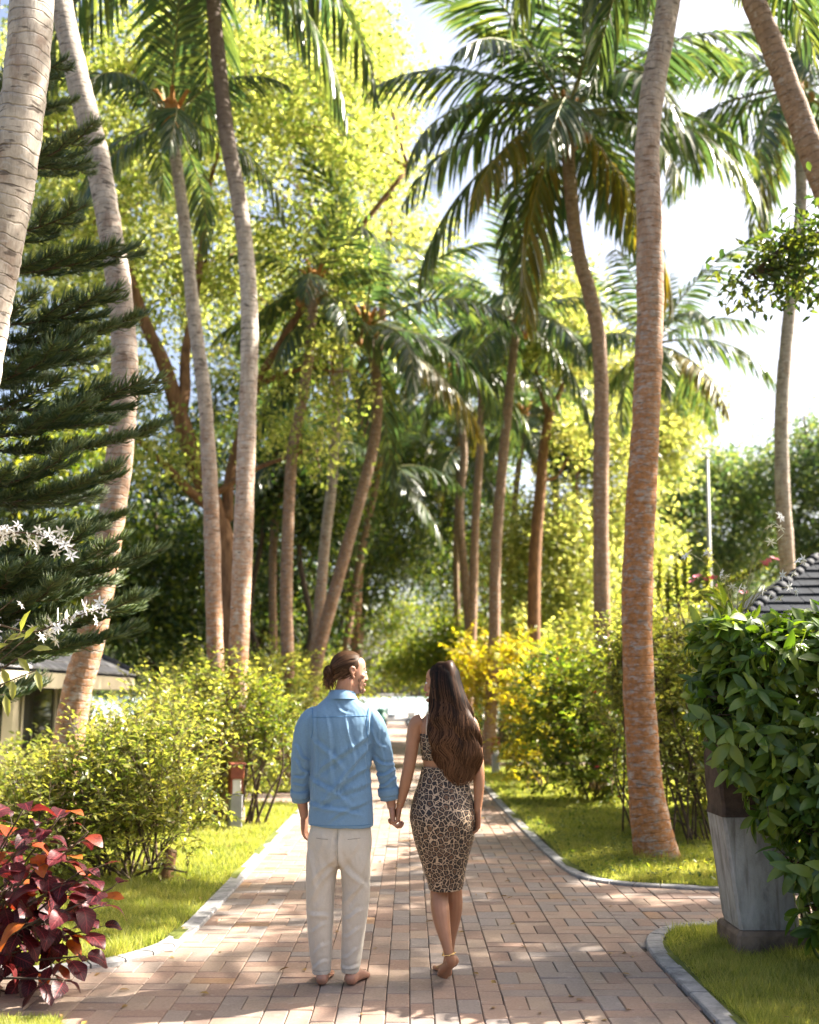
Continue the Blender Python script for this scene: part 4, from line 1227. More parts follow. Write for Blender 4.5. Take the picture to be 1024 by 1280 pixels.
SG = 'yellow-green shrubs on the left lawn'
shrub('large sprawling yellow-green shrub nearest on the left lawn', (-2.55, 9.7), [((-2.5, 9.7, .78), (.60, .6, .48)), ((-2.85, 9.8, .78), (.5, .6, .40)), ((-2.18, 9.5, .50), (.44, .5, .38)), ((-2.40, 10.2, .98), (.5, .6, .36)), ((-3.05, 9.3, .42), (.55, .6, .36)), ((-3.5, 9.6, .40), (.45, .5, .30))],
      'shrub', 820, 15, .066, .036, 101, group=SG, twlen=.46, nstem=24)
shrub('yellow-green shrub behind the left bollard light', (-2.75, 13.6), [((-2.7, 13.6, 1.0), (.75, .7, .6)), ((-2.3, 13.8, 1.35), (.6, .6, .45)), ((-3.2, 13.7, .85), (.65, .7, .5)), ((-2.0, 14.2, 1.0), (.45, .5, .6)), ((-3.0, 14.0, 1.6), (.6, .6, .35))],
      'shrub', 580, 14, .078, .044, 102, group=SG, twlen=.5, nstem=20)
shrub('tall golden-tipped shrub between the palm foot and the left bollard', (-3.4, 12.1), [((-3.2, 12.1, .72), (.6, .6, .5)), ((-3.8, 12.3, .38), (.5, .6, .32)), ((-2.75, 12.4, 1.25), (.40, .5, .33)), ((-3.5, 11.6, .55), (.5, .5, .4))],
      'shrub', 470, 14, .072, .042, 103, group=SG, twlen=.5, nstem=18)
shrub('yellow-green shrub at the left path edge beyond the bollard', (-2.2, 18.5), [((-2.3, 19.0, 1.0), (.7, .8, .7)), ((-2.9, 19.4, 1.5), (.9, .8, .7)), ((-2.1, 20.5, 1.4), (.6, .8, .6)), ((-3.6, 18.9, 1.2), (.8, .8, .8)), ((-2.7, 20.5, 2.0), (.7, .7, .5))],
      'shrub', 620, 13, .10, .058, 104, group=SG, twlen=.5, nstem=18)
shrub('yellow-green shrub farther along the left side behind the man', (-2.0, 25), [((-2.0, 25, 1.2), (.7, 1.2, 1.0)), ((-3.2, 25.5, 1.6), (1.0, 1.2, 1.2)), ((-4.4, 25, 1.4), (1.0, 1.0, 1.2)), ((-2.1, 28, 1.2), (.6, 1.2, 1.0))],
      'shrub', 520, 12, .13, .08, 105, group=SG, twlen=.6, nstem=14)
shrub('slim young shrub with dark stems right beside the left bollard', (-1.98, 13.4), [((-1.8, 13.4, 1.3), (.35, .35, .3)), ((-1.65, 13.5, .95), (.3, .3, .35)), ((-2.1, 13.3, 1.55), (.3, .3, .2))], 'hibiscus', 130, 13, .075, .04, 106, twlen=.3, nstem=9, bk='darkbark', rs=.02)
shrub('low dark green shrub at the bungalow step', (-4.3, 14.4), [((-4.3, 14.4, .5), (.5, .8, .5)), ((-4.3, 15.6, .6), (.5, .8, .6))], 'hibiscus', 200, 12, .09, .05, 107, twlen=.35, nstem=8)
shrub('green shrub against the glass door of the bungalow', (-4.35, 12.2), [((-4.3, 12.2, .45), (.4, .5, .4)), ((-4.45, 12.8, .6), (.35, .5, .4)), ((-4.2, 11.4, .35), (.4, .5, .3))], 'shrub', 240, 12, .08, .045, 108, twlen=.4, nstem=8)

SR = 'flowering shrubs on the right lawn'
shrub('round hibiscus shrub with pink-red flowers, left of the lichen trunk', (2.75, 16.4), [((2.7, 16.4, .95), (.75, .7, .8)), ((2.6, 16.1, .42), (.8, .6, .40)), ((3.3, 16.3, .5), (.6, .6, .45)), ((2.3, 16.8, 1.3), (.6, .7, .6)), ((3.1, 16.6, 1.6), (.6, .7, .6)), ((2.5, 17.0, 1.9), (.7, .7, .4))], 'hibiscus', 640, 14, .10, .065, 111, flowers=(RED, 9, .055), group=SR, twlen=.42, nstem=16)
shrub('yellow and orange croton shrub left of the hibiscus', (2.2, 18.6), [((2.05, 18.6, .85), (.45, .5, .75)), ((2.2, 19.0, 1.5), (.5, .5, .5))], 'croton', 220, 13, .12, .05, 112, twlen=.36, nstem=10)
shrub('tall golden croton mass beside the far bollard light', (2.6, 25.5), [((1.9, 25.0, 1.9), (.9, 1.0, .7)), ((2.7, 25.8, 2.1), (1.0, 1.0, .8)), ((3.6, 25.4, 1.6), (.9, 1.0, 1.2)), ((1.6, 26.5, 2.4), (.7, .8, .5))], 'croton', 560, 12, .16, .08, 113, twlen=.5, nstem=12)
shrub('dark green shrub low behind the far bollard light', (2.9, 28), [((2.4, 28, .7), (.8, .7, .7)), ((3.6, 28, .8), (.9, .7, .8))], 'dark', 260, 12, .13, .07, 114, twlen=.45, nstem=8)
shrub('leggy shrub with bare lower stems right of the lichen trunk', (3.2, 11.9), [((3.05, 11.9, 1.15), (.45, .5, .55)), ((3.35, 12.2, 1.6), (.45, .5, .5)), ((2.8, 12.2, 1.7), (.35, .4, .5)), ((3.5, 11.8, .85), (.4, .4, .4)), ((3.2, 12.6, .5), (.5, .4, .42)), ((3.0, 12.4, 2.15), (.5, .5, .35))], 'shrub', 640, 14, .075, .045, 115, flowers=(RED, 4, .05), group=SR, twlen=.36, nstem=22, bk='darkbark')
shrub('yellow-green creeper climbing round the foot of the lichen trunk', (2.75, 12.6), [((2.5, 12.6, 1.95), (.3, .4, .5)), ((2.9, 12.9, 2.2), (.4, .4, .4)), ((2.45, 12.7, 1.3), (.2, .3, .5))], 'shrub', 220, 14, .07, .045, 116, twlen=.32, nstem=8)
shrub('bright shrub with tall yellow-green shoots right behind the lichen trunk', (4.4, 15), [((3.7, 15, 1.5), (.7, .7, .7)), ((4.5, 15.2, 1.9), (.8, .7, .7)), ((5.2, 15, 1.7), (.6, .6, .6)), ((3.9, 15.3, 2.4), (.7, .6, .4))], 'shrub', 620, 14, .085, .05, 117, flowers=(PINK, 6, .06), twlen=.4, nstem=16)
shrub('pale yellow shrub mass farther right, behind the hibiscus', (4.6, 21), [((3.6, 21, 1.4), (.9, .9, 1.0)), ((4.8, 21.2, 1.8), (1.0, .9, 1.0)), ((3.2, 22, 2.2), (.8, .9, .7)), ((5.4, 22, 2.2), (1.0, 1.0, 1.0)), ((4.2, 22, 2.9), (.9, .9, .5))], 'shrub', 760, 13, .12, .07, 118, twlen=.5, nstem=16)
shrub('bright yellow-green shrub bank beyond the croton', (3.6, 30), [((2.6, 31, 1.6), (.9, 1, 1.1)), ((4.0, 30.5, 2.2), (1.2, 1, 1.2)), ((5.6, 30, 2.0), (1.2, 1, 1.2)), ((3.2, 31.5, 3.2), (1.0, 1, .7))], 'lime_far', 560, 12, .17, .10, 119, twlen=.6, nstem=12)
shrub('dull shrub row before the far right trees', (9.5, 27), [((8, 27, 1.2), (1.2, 1, 1.1)), ((10, 27.5, 1.5), (1.4, 1, 1.3)), ((12, 27, 1.2), (1.3, 1, 1.2)), ((6.4, 27.3, 1.4), (1, 1, 1.2))], 'shrub', 520, 12, .16, .09, 120, twlen=.6, nstem=12)

# tall leafy shoots and an arching pink spray above the right-hand shrubs
sh = thing('flowering_shrub', 'upright yellow-green shoots and an arching pink-tipped spray before the far trees', 'shrub', (4.3, 13.8, 0))
r = np.random.default_rng(130)
g, gl = Geo(), Geo()
tips = []
for px, top, Y in ((826, 700, 14), (858, 692, 14), (846, 706, 14.2), (884, 690, 13.8), (836, 720, 13.9)):
    e = W(px, top, Y)
    a = A((4.2 + r.normal() * .15, Y, -.03))
    Q = catmull([a, (e.x * .6 + a[0] * .4, Y, e.z * .5), (e.x, Y, e.z * .8), tuple(e)], 30)
    tube(g, Q, np.linspace(.018, .006, 31), 5)
    k = 170
    f = r.uniform(.72, 1, k) * 30
    i = np.minimum(f.astype(int), 29)
    p = Q[i] + (Q[i + 1] - Q[i]) * (f - i)[:, None]
    leaves(gl, p, rng_dirs(r, k) + A((0, 0, .9)), rng_dirs(r, k), r.uniform(.06, .10, k), .035, 0, LEAF8)
    tips.append(e)
e = [W(850, 760, 13.5), W(880, 748, 13.4), W(920, 725, 13.3), W(962, 704, 13.2)]
Q = catmull([(4.3, 13.6, -.03), (4.0, 13.6, 1.4)] + [tuple(q) for q in e], 40)
tube(g, Q, np.linspace(.018, .005, 41), 5)
k = 230
f = r.uniform(.5, 1, k) * 40
i = np.minimum(f.astype(int), 39)
leaves(gl, Q[i], rng_dirs(r, k) + A((0, 0, .6)), rng_dirs(r, k), r.uniform(.06, .10, k), .04, 0, LEAF8)
part('stem', g, M['twig'], sh)
part('foliage', gl, M['shrub'], sh)
for px, py, Y in ((962, 703, 13.2), (955, 706, 13.2), (968, 700, 13.2), (872, 722, 13.6), (882, 726, 13.6), (866, 728, 13.6), (892, 724, 13.6), (900, 735, 13.5), (930, 742, 13.4)):
    obj('flower', PINK, sh, W(px, py, Y) - sh.location, (r.uniform(0, 1), r.uniform(-.6, .6), r.uniform(0, 6)), .075)

# orchid-like plant with white star flowers standing on the pillar, dark strap leaves
orc = thing('flowering_plant', 'dark-leaved plant with white star flowers on top of the stone pillar', 'plant', (2.25, 7.0, 2.0))
r = np.random.default_rng(131)
gs, gl = Geo(), Geo()
for k in range(34):
    a = r.uniform(0, 2 * math.pi)
    el = r.uniform(.3, 1.2)
    d = A((math.cos(a) * math.cos(el) - .25, math.sin(a) * math.cos(el), math.sin(el)))
    leaves(gl, [A((2.15, 7.0, 2.05)) + r.normal(size=3) * .07], [d], [A((0, 0, 1.0)) + r.normal(size=3) * .3], r.uniform(.14, .26), .045, 0, LEAF8)
for px, py in ((968, 640), (966, 660), (972, 672), (862, 690), (884, 690), (900, 715), (945, 735), (985, 720), (990, 735), (1000, 700), (960, 745), (925, 740)):
    e = W(px, py, 6.9)
    Q = catmull([(2.2, 7.0, 2.05), tuple((A((2.2, 7, 2.05)) + A(tuple(e))) / 2 + A((0, 0, .12))), tuple(e)], 8)
    tube(gs, Q, np.linspace(.0028, .0014, 9), 4)
    for j in range(2):
        obj('flower', STAR, orc, e - orc.location + Vector(r.normal(size=3) * .025), (r.uniform(.5, 1.9), r.uniform(-.7, .7), r.uniform(0, 6)), r.uniform(.034, .048))
part('stem', gs, M['rachis'], orc)
part('foliage', gl, M['hibiscus'], orc)

# white star-flower sprays and yellow leaves reaching in from the left
wf = thing('flowering_shrub', 'white star flowers on thin sprays reaching in from the left edge', 'shrub', (-3.3, 6.9, 0))
gs, gl = Geo(), Geo()
for pts, nfl in (([(-60, 720), (0, 672), (45, 668), (100, 690)], 26), ([(-60, 790), (40, 790), (80, 775), (130, 760)], 22), ([(-60, 800), (-10, 770), (18, 748)], 9)):
    pw = [A(tuple(W(x, y, 6.9))) for x, y in pts]
    Q = catmull([(-3.3, 6.9, -.03), (-3.25, 6.9, 1.0)] + pw, 50)
    tube(gs, Q, np.linspace(.012, .003, 51), 5)
    for k in range(nfl):
        f = r.uniform(.58, 1.0) * 50
        i = min(int(f), 49)
        p = Q[i] + (Q[i + 1] - Q[i]) * (f - i) + r.normal(size=3) * A((.03, .04, .045))
        obj('flower', STAR, wf, Vector(p) - wf.location, (r.uniform(.6, 2.2), r.uniform(-.8, .8), r.uniform(0, 6)), r.uniform(.040, .058))
for x, y, a in ((8, 800, .3), (22, 822, -.9), (2, 835, -1.2), (30, 800, .9), (15, 850, -1.4), (40, 812, .1), (-10, 815, .5), (26, 790, 1.2), (6, 868, -1.3), (45, 838, -1.2)):
    p = W(x, y, 6.8)
    g = Geo()
    leaves(g, [(0, 0, 0)], [(math.cos(a), r.uniform(-.4, .4), math.sin(a))], [(-math.sin(a) * .4, -.8, math.cos(a) * .5)], r.uniform(.11, .16), .055, 0, LEAF8)
    obj('leaf', g.mesh('leaf', [M['shrub']]), wf, p - wf.location)
    tube(gs, catmull([(-3.0, 6.85, 1.35), tuple((A((-3.0, 6.85, 1.4)) + A(tuple(p))) / 2 + A((0, 0, .05))), tuple(p)], 6), np.linspace(.006, .003, 7), 4)
tube(gs, [(-3.28, 6.88, -.03), (-3.15, 6.86, .8), (-3.0, 6.85, 1.36)], [.014, .010, .006], 5)
part('stem', gs, M['twig'], wf)

# ------------------------------------------------------------------ soft-needled pine at the left edge
def pine_branch(seed, L, rise):
    r = np.random.default_rng(seed)
    g = Geo()
    def strand_row(Q, rad0, dens, slen, both=True):
        n = len(Q) - 1
        Lq = np.linalg.norm(Q[-1] - Q[0])
        k = int(Lq * dens)
        f = np.sort(r.uniform(.06, 1, k)) * n
        i = np.minimum(f.astype(int), n - 1)
        p = Q[i] + (Q[i + 1] - Q[i]) * (f - i)[:, None]
        t_ = nrm(Q[i + 1] - Q[i])
        sd = nrm(np.cross(t_, A((0, 0, 1.0)))) * np.where(r.random(k) < .5, 1, -1)[:, None]
        ph = r.uniform(-.5, 1.3, k)[:, None]
        d0 = nrm(t_ * .75 + sd * np.cos(ph) * .8 + A((0, 0, 1.0)) * np.sin(ph) * .75 + r.normal(size=(k, 3)) * .12)
        d1 = nrm(d0 * .7 + t_ * .3 + A((0, 0, .6)))
        ln = slen * r.uniform(.6, 1.15, k) * np.interp(f / n, [0, .7, 1], [1, .95, .6])
        m = p + d0 * (ln * .5)[:, None]
        e = m + d1 * (ln * .5)[:, None]
        a = nrm(np.cross(d0, A((.3, .5, .8))))
        b = np.cross(d0, a)
        w0 = .0048
        V = []
        for q, w in ((p, w0 * .8), (m, w0)):
            for an in (0, 2.094, 4.189):
                V.append(q + a * (w * math.cos(an)) + b * (w * math.sin(an)))
        V.append(e)
        V = np.stack(V, 1)
        bb = np.arange(k)[:, None] * 7
        F4 = np.concatenate([bb + A([j, (j + 1) % 3, 3 + (j + 1) % 3, 3 + j], np.int64) for j in range(3)])
        F3 = np.concatenate([bb + A([3 + j, 3 + (j + 1) % 3, 6], np.int64) for j in range(3)])
        o = g.n
        g.add(V.reshape(-1, 3), [])
        g.f.append(((F4 + o).astype(np.int64), 0)); g.f.append(((F3 + o).astype(np.int64), 0))
    s = np.linspace(0, 1, 15)
    main = np.stack([s * L, .04 * L * np.sin(s * 5 + seed), rise * L * s + .10 * L * (s ** 2) - .08 * L * np.sin(s * 3.1)], -1)
    tube(g, main, np.linspace(.016, .004, 15), 5, 1)
    strand_row(main, .01, 300, .20)
    for k in range(int(L * 6)):
        f = .2 + .75 * k / max(1, int(L * 6))
        p = A([np.interp(f, s, main[:, q]) for q in range(3)])
        sgn = 1 if k % 2 else -1
        sl = (.42 * (1.05 - f) + .14) * r.uniform(.8, 1.15)
        d = nrm(A((.75, sgn * .75, .05 + r.normal() * .08)))
        Q = catmull([p, p + d * sl * .5, p + nrm(d + A((.25, 0, .18))) * sl], 7)
        tube(g, Q, np.linspace(.006, .003, 8), 4, 1)
        strand_row(Q, .01, 270, .17)
    return g.mesh('branch', [M['pine'], M['twig']])
PB = [pine_branch(200 + k, 1.0 + .25 * (k % 3), .02 + .04 * (k % 2)) for k in range(5)]
pine = thing('norfolk_pine', 'dark green soft-needled pine at the left edge with level tiered branches', 'pine tree', (-3.85, 8.7, 0))
g = Geo()
tube(g, catmull([(-3.85, 8.7, -.05), (-3.82, 8.7, 2.5), (-3.85, 8.7, 5), (-3.84, 8.7, 8.2)], 30), np.linspace(.13, .03, 31), 10)
part('trunk', g, M['darkbark'], pine)
r = np.random.default_rng(210)
# (tip pixel x, tip pixel y, how much nearer than the trunk)
for tx, ty, dy in [(128, 165, .2), (118, 208, -.5), (100, 250, .5), (172, 312, .1), (150, 362, .4), (185, 398, 0), (140, 440, -.6), (105, 425, .7), (112, 500, .6), (95, 560, .8), (60, 470, -.9), (40, 700, .9), (130, 620, -.9), (150, 680, .8), (198, 478, .2), (212, 535, 0), (150, 520, -.7), (160, 590, .4), (165, 640, -.3), (120, 660, .6), (200, 690, .1),
                   (150, 720, -.6), (190, 752, .4), (90, 735, .8), (170, 790, 0), (110, 800, -.6), (60, 620, -.9), (70, 780, .9), (90, 130, -.4), (80, 70, .3)]:
    tip = W(tx, ty, 8.7 - dy)
    z0 = tip.z - .16
    a = Vector((-3.84, 8.7, z0))
    dv = tip - a
    k = int(r.integers(5))
    L0 = 1.0 + .25 * (k % 3)
    sc = dv.length / L0
    o = obj('branch', PB[k], pine, a - pine.location, (r.uniform(-.25, .25), -.03, math.atan2(dv.y, dv.x)), (sc, min(1.15, .55 + .3 * sc), min(1.1, .7 + .2 * sc)))
for k in range(11):                                  # the side turned away from the path
    z0 = 1.6 + 6.2 * k / 11
    az = 1.2 + (k * 2.4) % 3.9
    obj('branch', PB[k % 5], pine, (0, 0, z0), (r.uniform(-.2, .2), -.03, az), 1.25 * (1.05 - .09 * z0))

# ------------------------------------------------------------------ glossy hedge with large leaves over the pillar
def leaf_obj_mesh(L, Wd, curl, fold, mat, name='leaf', wav=0.0, nl=6):
    """broad leaf with folded midrib, curling tip and a short stalk; 4 cells across"""
    s = np.linspace(0, 1, nl + 1)
    wprof = np.sin(np.pi * np.clip(s * .93 + .035, 0, 1) ** .85) ** .8
    V, F = [], []
    for i, q in enumerate(s):
        a = -curl * q * q
        x = L * (q - .12 * curl * q * q * q)
        z = L * a * .5
        for t_ in (-1, -.5, 0, .5, 1):
            y = t_ * Wd / 2 * wprof[i]
            V.append((x, y, z + abs(t_) * fold * Wd * .5 * wprof[i] + wav * Wd * math.sin(q * 9 + t_ * 2) * abs(t_)))
    for i in range(nl):
        for k in range(4):
            F.append([i * 5 + k, i * 5 + 5 + k, i * 5 + 6 + k, i * 5 + 1 + k])
    g = Geo()
    uv = [(q, (t_ + 1) / 2) for q in s for t_ in (-1, -.5, 0, .5, 1)]
    g.add(V, F, 0, uv)
    g.add([(-.14 * L, -.012 * L, -.02 * L), (-.14 * L, .012 * L, -.02 * L), (.02 * L, .012 * L, .004 * L), (.02 * L, -.012 * L, .004 * L)], [[0, 1, 2, 3]], 0)
    return g.mesh(name, [mat]), g

def place_leaf(me, root, p, d, up, s):
    d = Vector(d).normalized(); up = Vector(up)
    y = up.cross(d).normalized(); z = d.cross(y)
    m = Matrix((d, y, z)).transposed().to_4x4()
    o = obj('leaf', me, root)
    o.matrix_basis = Matrix.Translation(Vector(p) - root.location) @ m @ Matrix.Diagonal((s, s, s, 1))
    return o

HL = [leaf_obj_mesh(.145, .050 + .005 * k, .25 + .2 * k, .22, M['hedge']) for k in range(3)]
hedge = thing('hedge_shrub', 'dense glossy dark green shrub with large leaves hanging over the stone pillar', 'shrub', (2.85, 7.0, 0))
r = np.random.default_rng(220)
HB = [((2.48, 6.80, 1.52), (.62, .50, .48)), ((2.16, 6.62, 1.45), (.36, .32, .40)), ((2.10, 6.80, 1.72), (.28, .30, .26)), ((2.40, 6.60, 1.86), (.42, .36, .22)), ((2.75, 6.52, 1.10), (.52, .42, .50)), ((2.95, 6.70, 1.80), (.60, .50, .34)), ((2.50, 6.42, .62), (.30, .24, .46)), ((2.85, 6.46, .55), (.34, .26, .44)), ((3.3, 6.8, 1.2), (.6, .6, .7)), ((3.1, 6.65, .6), (.5, .4, .55)), ((2.34, 6.58, 1.02), (.26, .24, .32)), ((3.5, 7.2, 1.9), (.6, .6, .45)), ((2.06, 6.72, 1.98), (.26, .26, .16)), ((2.6, 6.75, 1.98), (.4, .3, .16)), ((3.95, 6.1, 1.35), (.65, .6, 1.0)), ((4.35, 7.0, 1.7), (.7, .7, 1.0)), ((3.5, 5.5, .9), (.5, .5, .8))]  # final blobs stand out of frame, added to shade the near right grass
tips, tdir = [], []
for c, rr in HB:
    k = int(150 * (rr[0] * rr[2] / .25) ** .7)
    d = rng_dirs(r, k)
    d = d[(d[:, 1] < .45)]
    p = A(c) + d * A(rr) * r.uniform(.80, 1.08, len(d))[:, None]
    keep = np.ones(len(p), bool)
    for c2, r2 in HB:
        if c2 != c:
            keep &= (((p - A(c2)) / (A(r2) * .80)) ** 2).sum(1) > 1
    tips.append(p[keep]); tdir.append(d[keep])
tips, tdir = np.concatenate(tips), np.concatenate(tdir)
LP, LD, LU = [], [], []
gs = Geo()
for p, d in zip(tips, tdir):
    ax = nrm(d + r.normal(size=3) * .3 + A((0, 0, -.15)))
    b = p - ax * .16
    tube(gs, [b - d * .12, b, p], [.005, .004, .002], 4)
    nl = int(r.integers(5, 8))
    for j in range(nl):                             # a rosette of leaves at each shoot tip
        az = j * 2.4 + r.uniform(0, .5)
        u1 = nrm(np.cross(ax, A((.2, .3, .9)))); u2 = np.cross(ax, u1)
        rd = u1 * math.cos(az) + u2 * math.sin(az)
        LP.append(p - ax * (.015 * j)); LD.append(nrm(ax * (.75 - .12 * j) + rd * .8 + A((0, 0, -.28)))); LU.append(nrm(ax + A((0, 0, .7))))
LP, LD, LU = A(LP), A(LD), A(LU)
hx, hy = project(LP[:, 0], LP[:, 1], LP[:, 2])
score = np.where((hx > 860) & (hx < 1030) & (hy > 700) & (hy < 1200), LP[:, 1] + r.uniform(0, .25, len(LP)), 99)
od = np.argsort(score)
LS = r.uniform(.52, 1.28, len(LP))
for k in od[:300]:
    place_leaf(HL[int(r.integers(3))][0], hedge, LP[k], LD[k], LU[k], LS[k])
g = Geo()
rest_ = od[300:]
Tm = [(np.concatenate(h[1].v), h[1].f[0][0]) for h in HL]
for q in range(3):
    ks = rest_[q::3]
    leaves(g, LP[ks], LD[ks], LU[ks], LS[ks], LS[ks], 0, (Tm[q][0], [Tm[q][1]]))
tag(part('foliage', g, M['hedge'], hedge), kind='stuff')
inner = Geo()
for c, rr in HB:
    n = 500
    d = rng_dirs(r, n)
    leaves(inner, A(c) + d * A(rr) * (r.random(n) ** .5 * .85)[:, None], rng_dirs(r, n), rng_dirs(r, n) * .6 + A((0, 0, .8)), .10, .05, 0, LEAF8)
tag(part('inner_foliage', inner, M['hedge'], hedge), kind='stuff')
for k in range(7):
    a = (2.75 + r.normal() * .12, 7.25 + r.normal() * .06, -.03)
    e = HB[k][0]
    tube(gs, catmull([a, ((a[0] + e[0]) / 2, 7.15, e[2] * .5), e], 10), np.linspace(.025, .008, 11), 6)
part('stem', gs, M['darkbark'], hedge)

# ------------------------------------------------------------------ copperleaf shrub in the near left corner
t = NT('copper_leaf')
rnd = t.n('ObjectInfo').outputs['Random']
uv = t.n('UVMap').outputs[0]
sp = t.n('SeparateXYZ', {0: uv})
cc = t.ramp(rnd, [(0, (.022, .008, .010)), (.30, (.035, .008, .012)), (.60, (.06, .010, .016)), (.80, (.10, .014, .018)), (.91, (.19, .036, .014)), (1, (.32, .10, .016))])
mid = t.maprange(t.math('ABSOLUTE', t.math('SUBTRACT', sp.outputs[1], .5)), .0, .05, 1, 0)
vein = t.math('ABSOLUTE', t.math('SUBTRACT', t.math('FRACT', t.math('ADD', t.math('MULTIPLY', sp.outputs[0], 7.0), t.math('MULTIPLY', t.math('ABSOLUTE', t.math('SUBTRACT', sp.outputs[1], .5)), -4.0))), .5))
vv = t.maprange(vein, .42, .5, 0, .5)
cc = t.mix(t.math('MAXIMUM', t.math('MULTIPLY', mid, .6), vv), cc, (.34, .05, .06, 1))
co = t.n('TexCoord').outputs['Object']
cc = t.mix(t.maprange(t.noise(co, 25, 4), .5, .7, 0, .55), cc, (.03, .008, .012, 1))
p_ = t.principled(cc, .42, .28, t.bump(t.math('ADD', vv, t.noise(co, 60, 3)), .25, .004))
tr_ = t.n('BsdfTranslucent', {'Color': t.mix(1.0, t.n('HueSaturation', {'Value': 2.0, 'Saturation': 1.05, 'Color': cc}).outputs[0], (1.0, .8, .5, 1), 'MULTIPLY')}).outputs[0]
M['copper'] = t.done(t.n('MixShader', {0: .28, 1: p_, 2: tr_}).outputs[0])
CL = [leaf_obj_mesh(.135, .092 + .008 * k, .35 + .35 * k, .16, M['copper'], 'leaf', .05, 7)[0] for k in range(4)]
cop = thing('copperleaf_shrub', 'dark red and orange large-leaved shrub in the near left corner', 'shrub', (-2.45, 6.0, 0))
r = np.random.default_rng(230)
gs = Geo()
shoots = [(30, 1010), (75, 1020), (110, 1040), (140, 1110), (100, 1090), (60, 1060), (10, 1050), (120, 1160), (80, 1170), (40, 1130), (5, 1110), (60, 1215), (20, 1190), (90, 1225), (-20, 1020), (-40, 1090), (-30, 1160), (100, 1130), (70, 1110), (25, 1085), (45, 1250), (-10, 1230), (-60, 1040), (-80, 1120), (95, 1055), (50, 1030), (120, 1085), (15, 1030), (85, 1115), (30, 1165), (105, 1195), (55, 1145), (0, 1075), (70, 1265), (10, 1265), (130, 1130), (45, 1085)]
for x, y in shoots:
    Yd = 5.75 + r.uniform(-.18, .35)
    e = A(tuple(W(x, y, Yd)))
    b = A((-2.45 + r.normal() * .07, 6.0 + r.normal() * .07, -.03))
    m = (b + e) / 2 + A((-.08, .05, .05))
    Q = catmull([b, m, e], 12)
    tube(gs, Q, np.linspace(.011, .004, 13), 5)
    out = nrm(e - A((-2.5, 6.0, .45)))
    n = int(r.integers(6, 9))
    for j in range(n):
        f = 12 - j * .55
        i = int(f)
        p = Q[min(i, 11)] + (Q[min(i + 1, 12)] - Q[min(i, 11)]) * (f - i if i < 12 else 1)
        az = j * 2.4 + x
        d = A((math.cos(az), math.sin(az), 0)) * .8 + out * .45 + A((0, 0, .25 - .16 * j))
        st_ = p + nrm(d) * .05
        tube(gs, [p, st_], [.0025, .002], 4, 0, False)
        place_leaf(CL[int(r.integers(4))], cop, st_, d, A((0, 0, 1.0)) + r.normal(size=3) * .3 + out * .3, r.uniform(.62, 1.12) * (1 if j else .7))
part('stem', gs, M['darkbark'], cop)
# short cut stump on the left lawn, and some bare lawn twigs
st = thing('tree_stump', 'short brown cut stump on the left lawn under the near shrub', 'stump', (-2.12, 9.45, 0))
g = Geo()
tube(g, [(-2.12, 9.45, -.04), (-2.11, 9.45, .10), (-2.08, 9.45, .26), (-2.07, 9.45, .27)], [.085, .06, .055, .045], 10)
part('trunk', g, M['limb'], st)
g = Geo()
tube(g, [(-2.07, 9.45, .262), (-2.068, 9.45, .276)], [.043, .040], 10)
part('cut_face', g, plain('cut_wood', (.42, .30, .18), .8, .2, .2, 20), st)
# ------------------------------------------------------------------ people
def loft(geo, secs, sides=20, sub=4, sup=1.0, side_ref=(1, 0, 0)):
    """closed skin through elliptical sections (x, y, z, rx, ry); rx along side_ref, ry across it"""
    S = catmull(A(secs), (len(secs) - 1) * sub)
    S[:, 3:] = np.maximum(S[:, 3:], .0015)
    P = S[:, :3]
    T = nrm(np.gradient(P, axis=0))
    ref = A(side_ref)
    r_ = nrm(ref - T * (T @ ref)[:, None])
    f_ = np.cross(T, r_)
    a = np.linspace(0, 2 * math.pi, sides, endpoint=False)
    ca, sa = np.cos(a), np.sin(a)
    if sup != 1.0:
        ca, sa = np.sign(ca) * np.abs(ca) ** sup, np.sign(sa) * np.abs(sa) ** sup
    V = P[:, None] + S[:, 3][:, None, None] * ca[None, :, None] * r_[:, None] + S[:, 4][:, None, None] * sa[None, :, None] * f_[:, None]
    n = len(P)
    i = np.arange(n - 1)[:, None] * sides
    j = np.arange(sides)[None]
    j2 = (j + 1) % sides
    F = np.stack([i + j, i + j2, i + sides + j2, i + sides + j], -1).reshape(-1, 4)
    k = np.arange(sides); k2 = (k + 1) % sides
    V = np.vstack([V.reshape(-1, 3), P[0], P[-1]])
    b = (n - 1) * sides
    geo.add(V, F)
    o = geo.n - len(V)
    geo.f.append((np.stack([k2, k, np.full(sides, n * sides)], -1) + o, 0))
    geo.f.append((np.stack([b + k, b + k2, np.full(sides, n * sides + 1)], -1) + o, 0))

def limb(geo, pts, sides=14, sub=4):
    """round limb: (x, y, z, r)"""
    loft(geo, [(x, y, z, r, r) for x, y, z, r in pts], sides, sub)

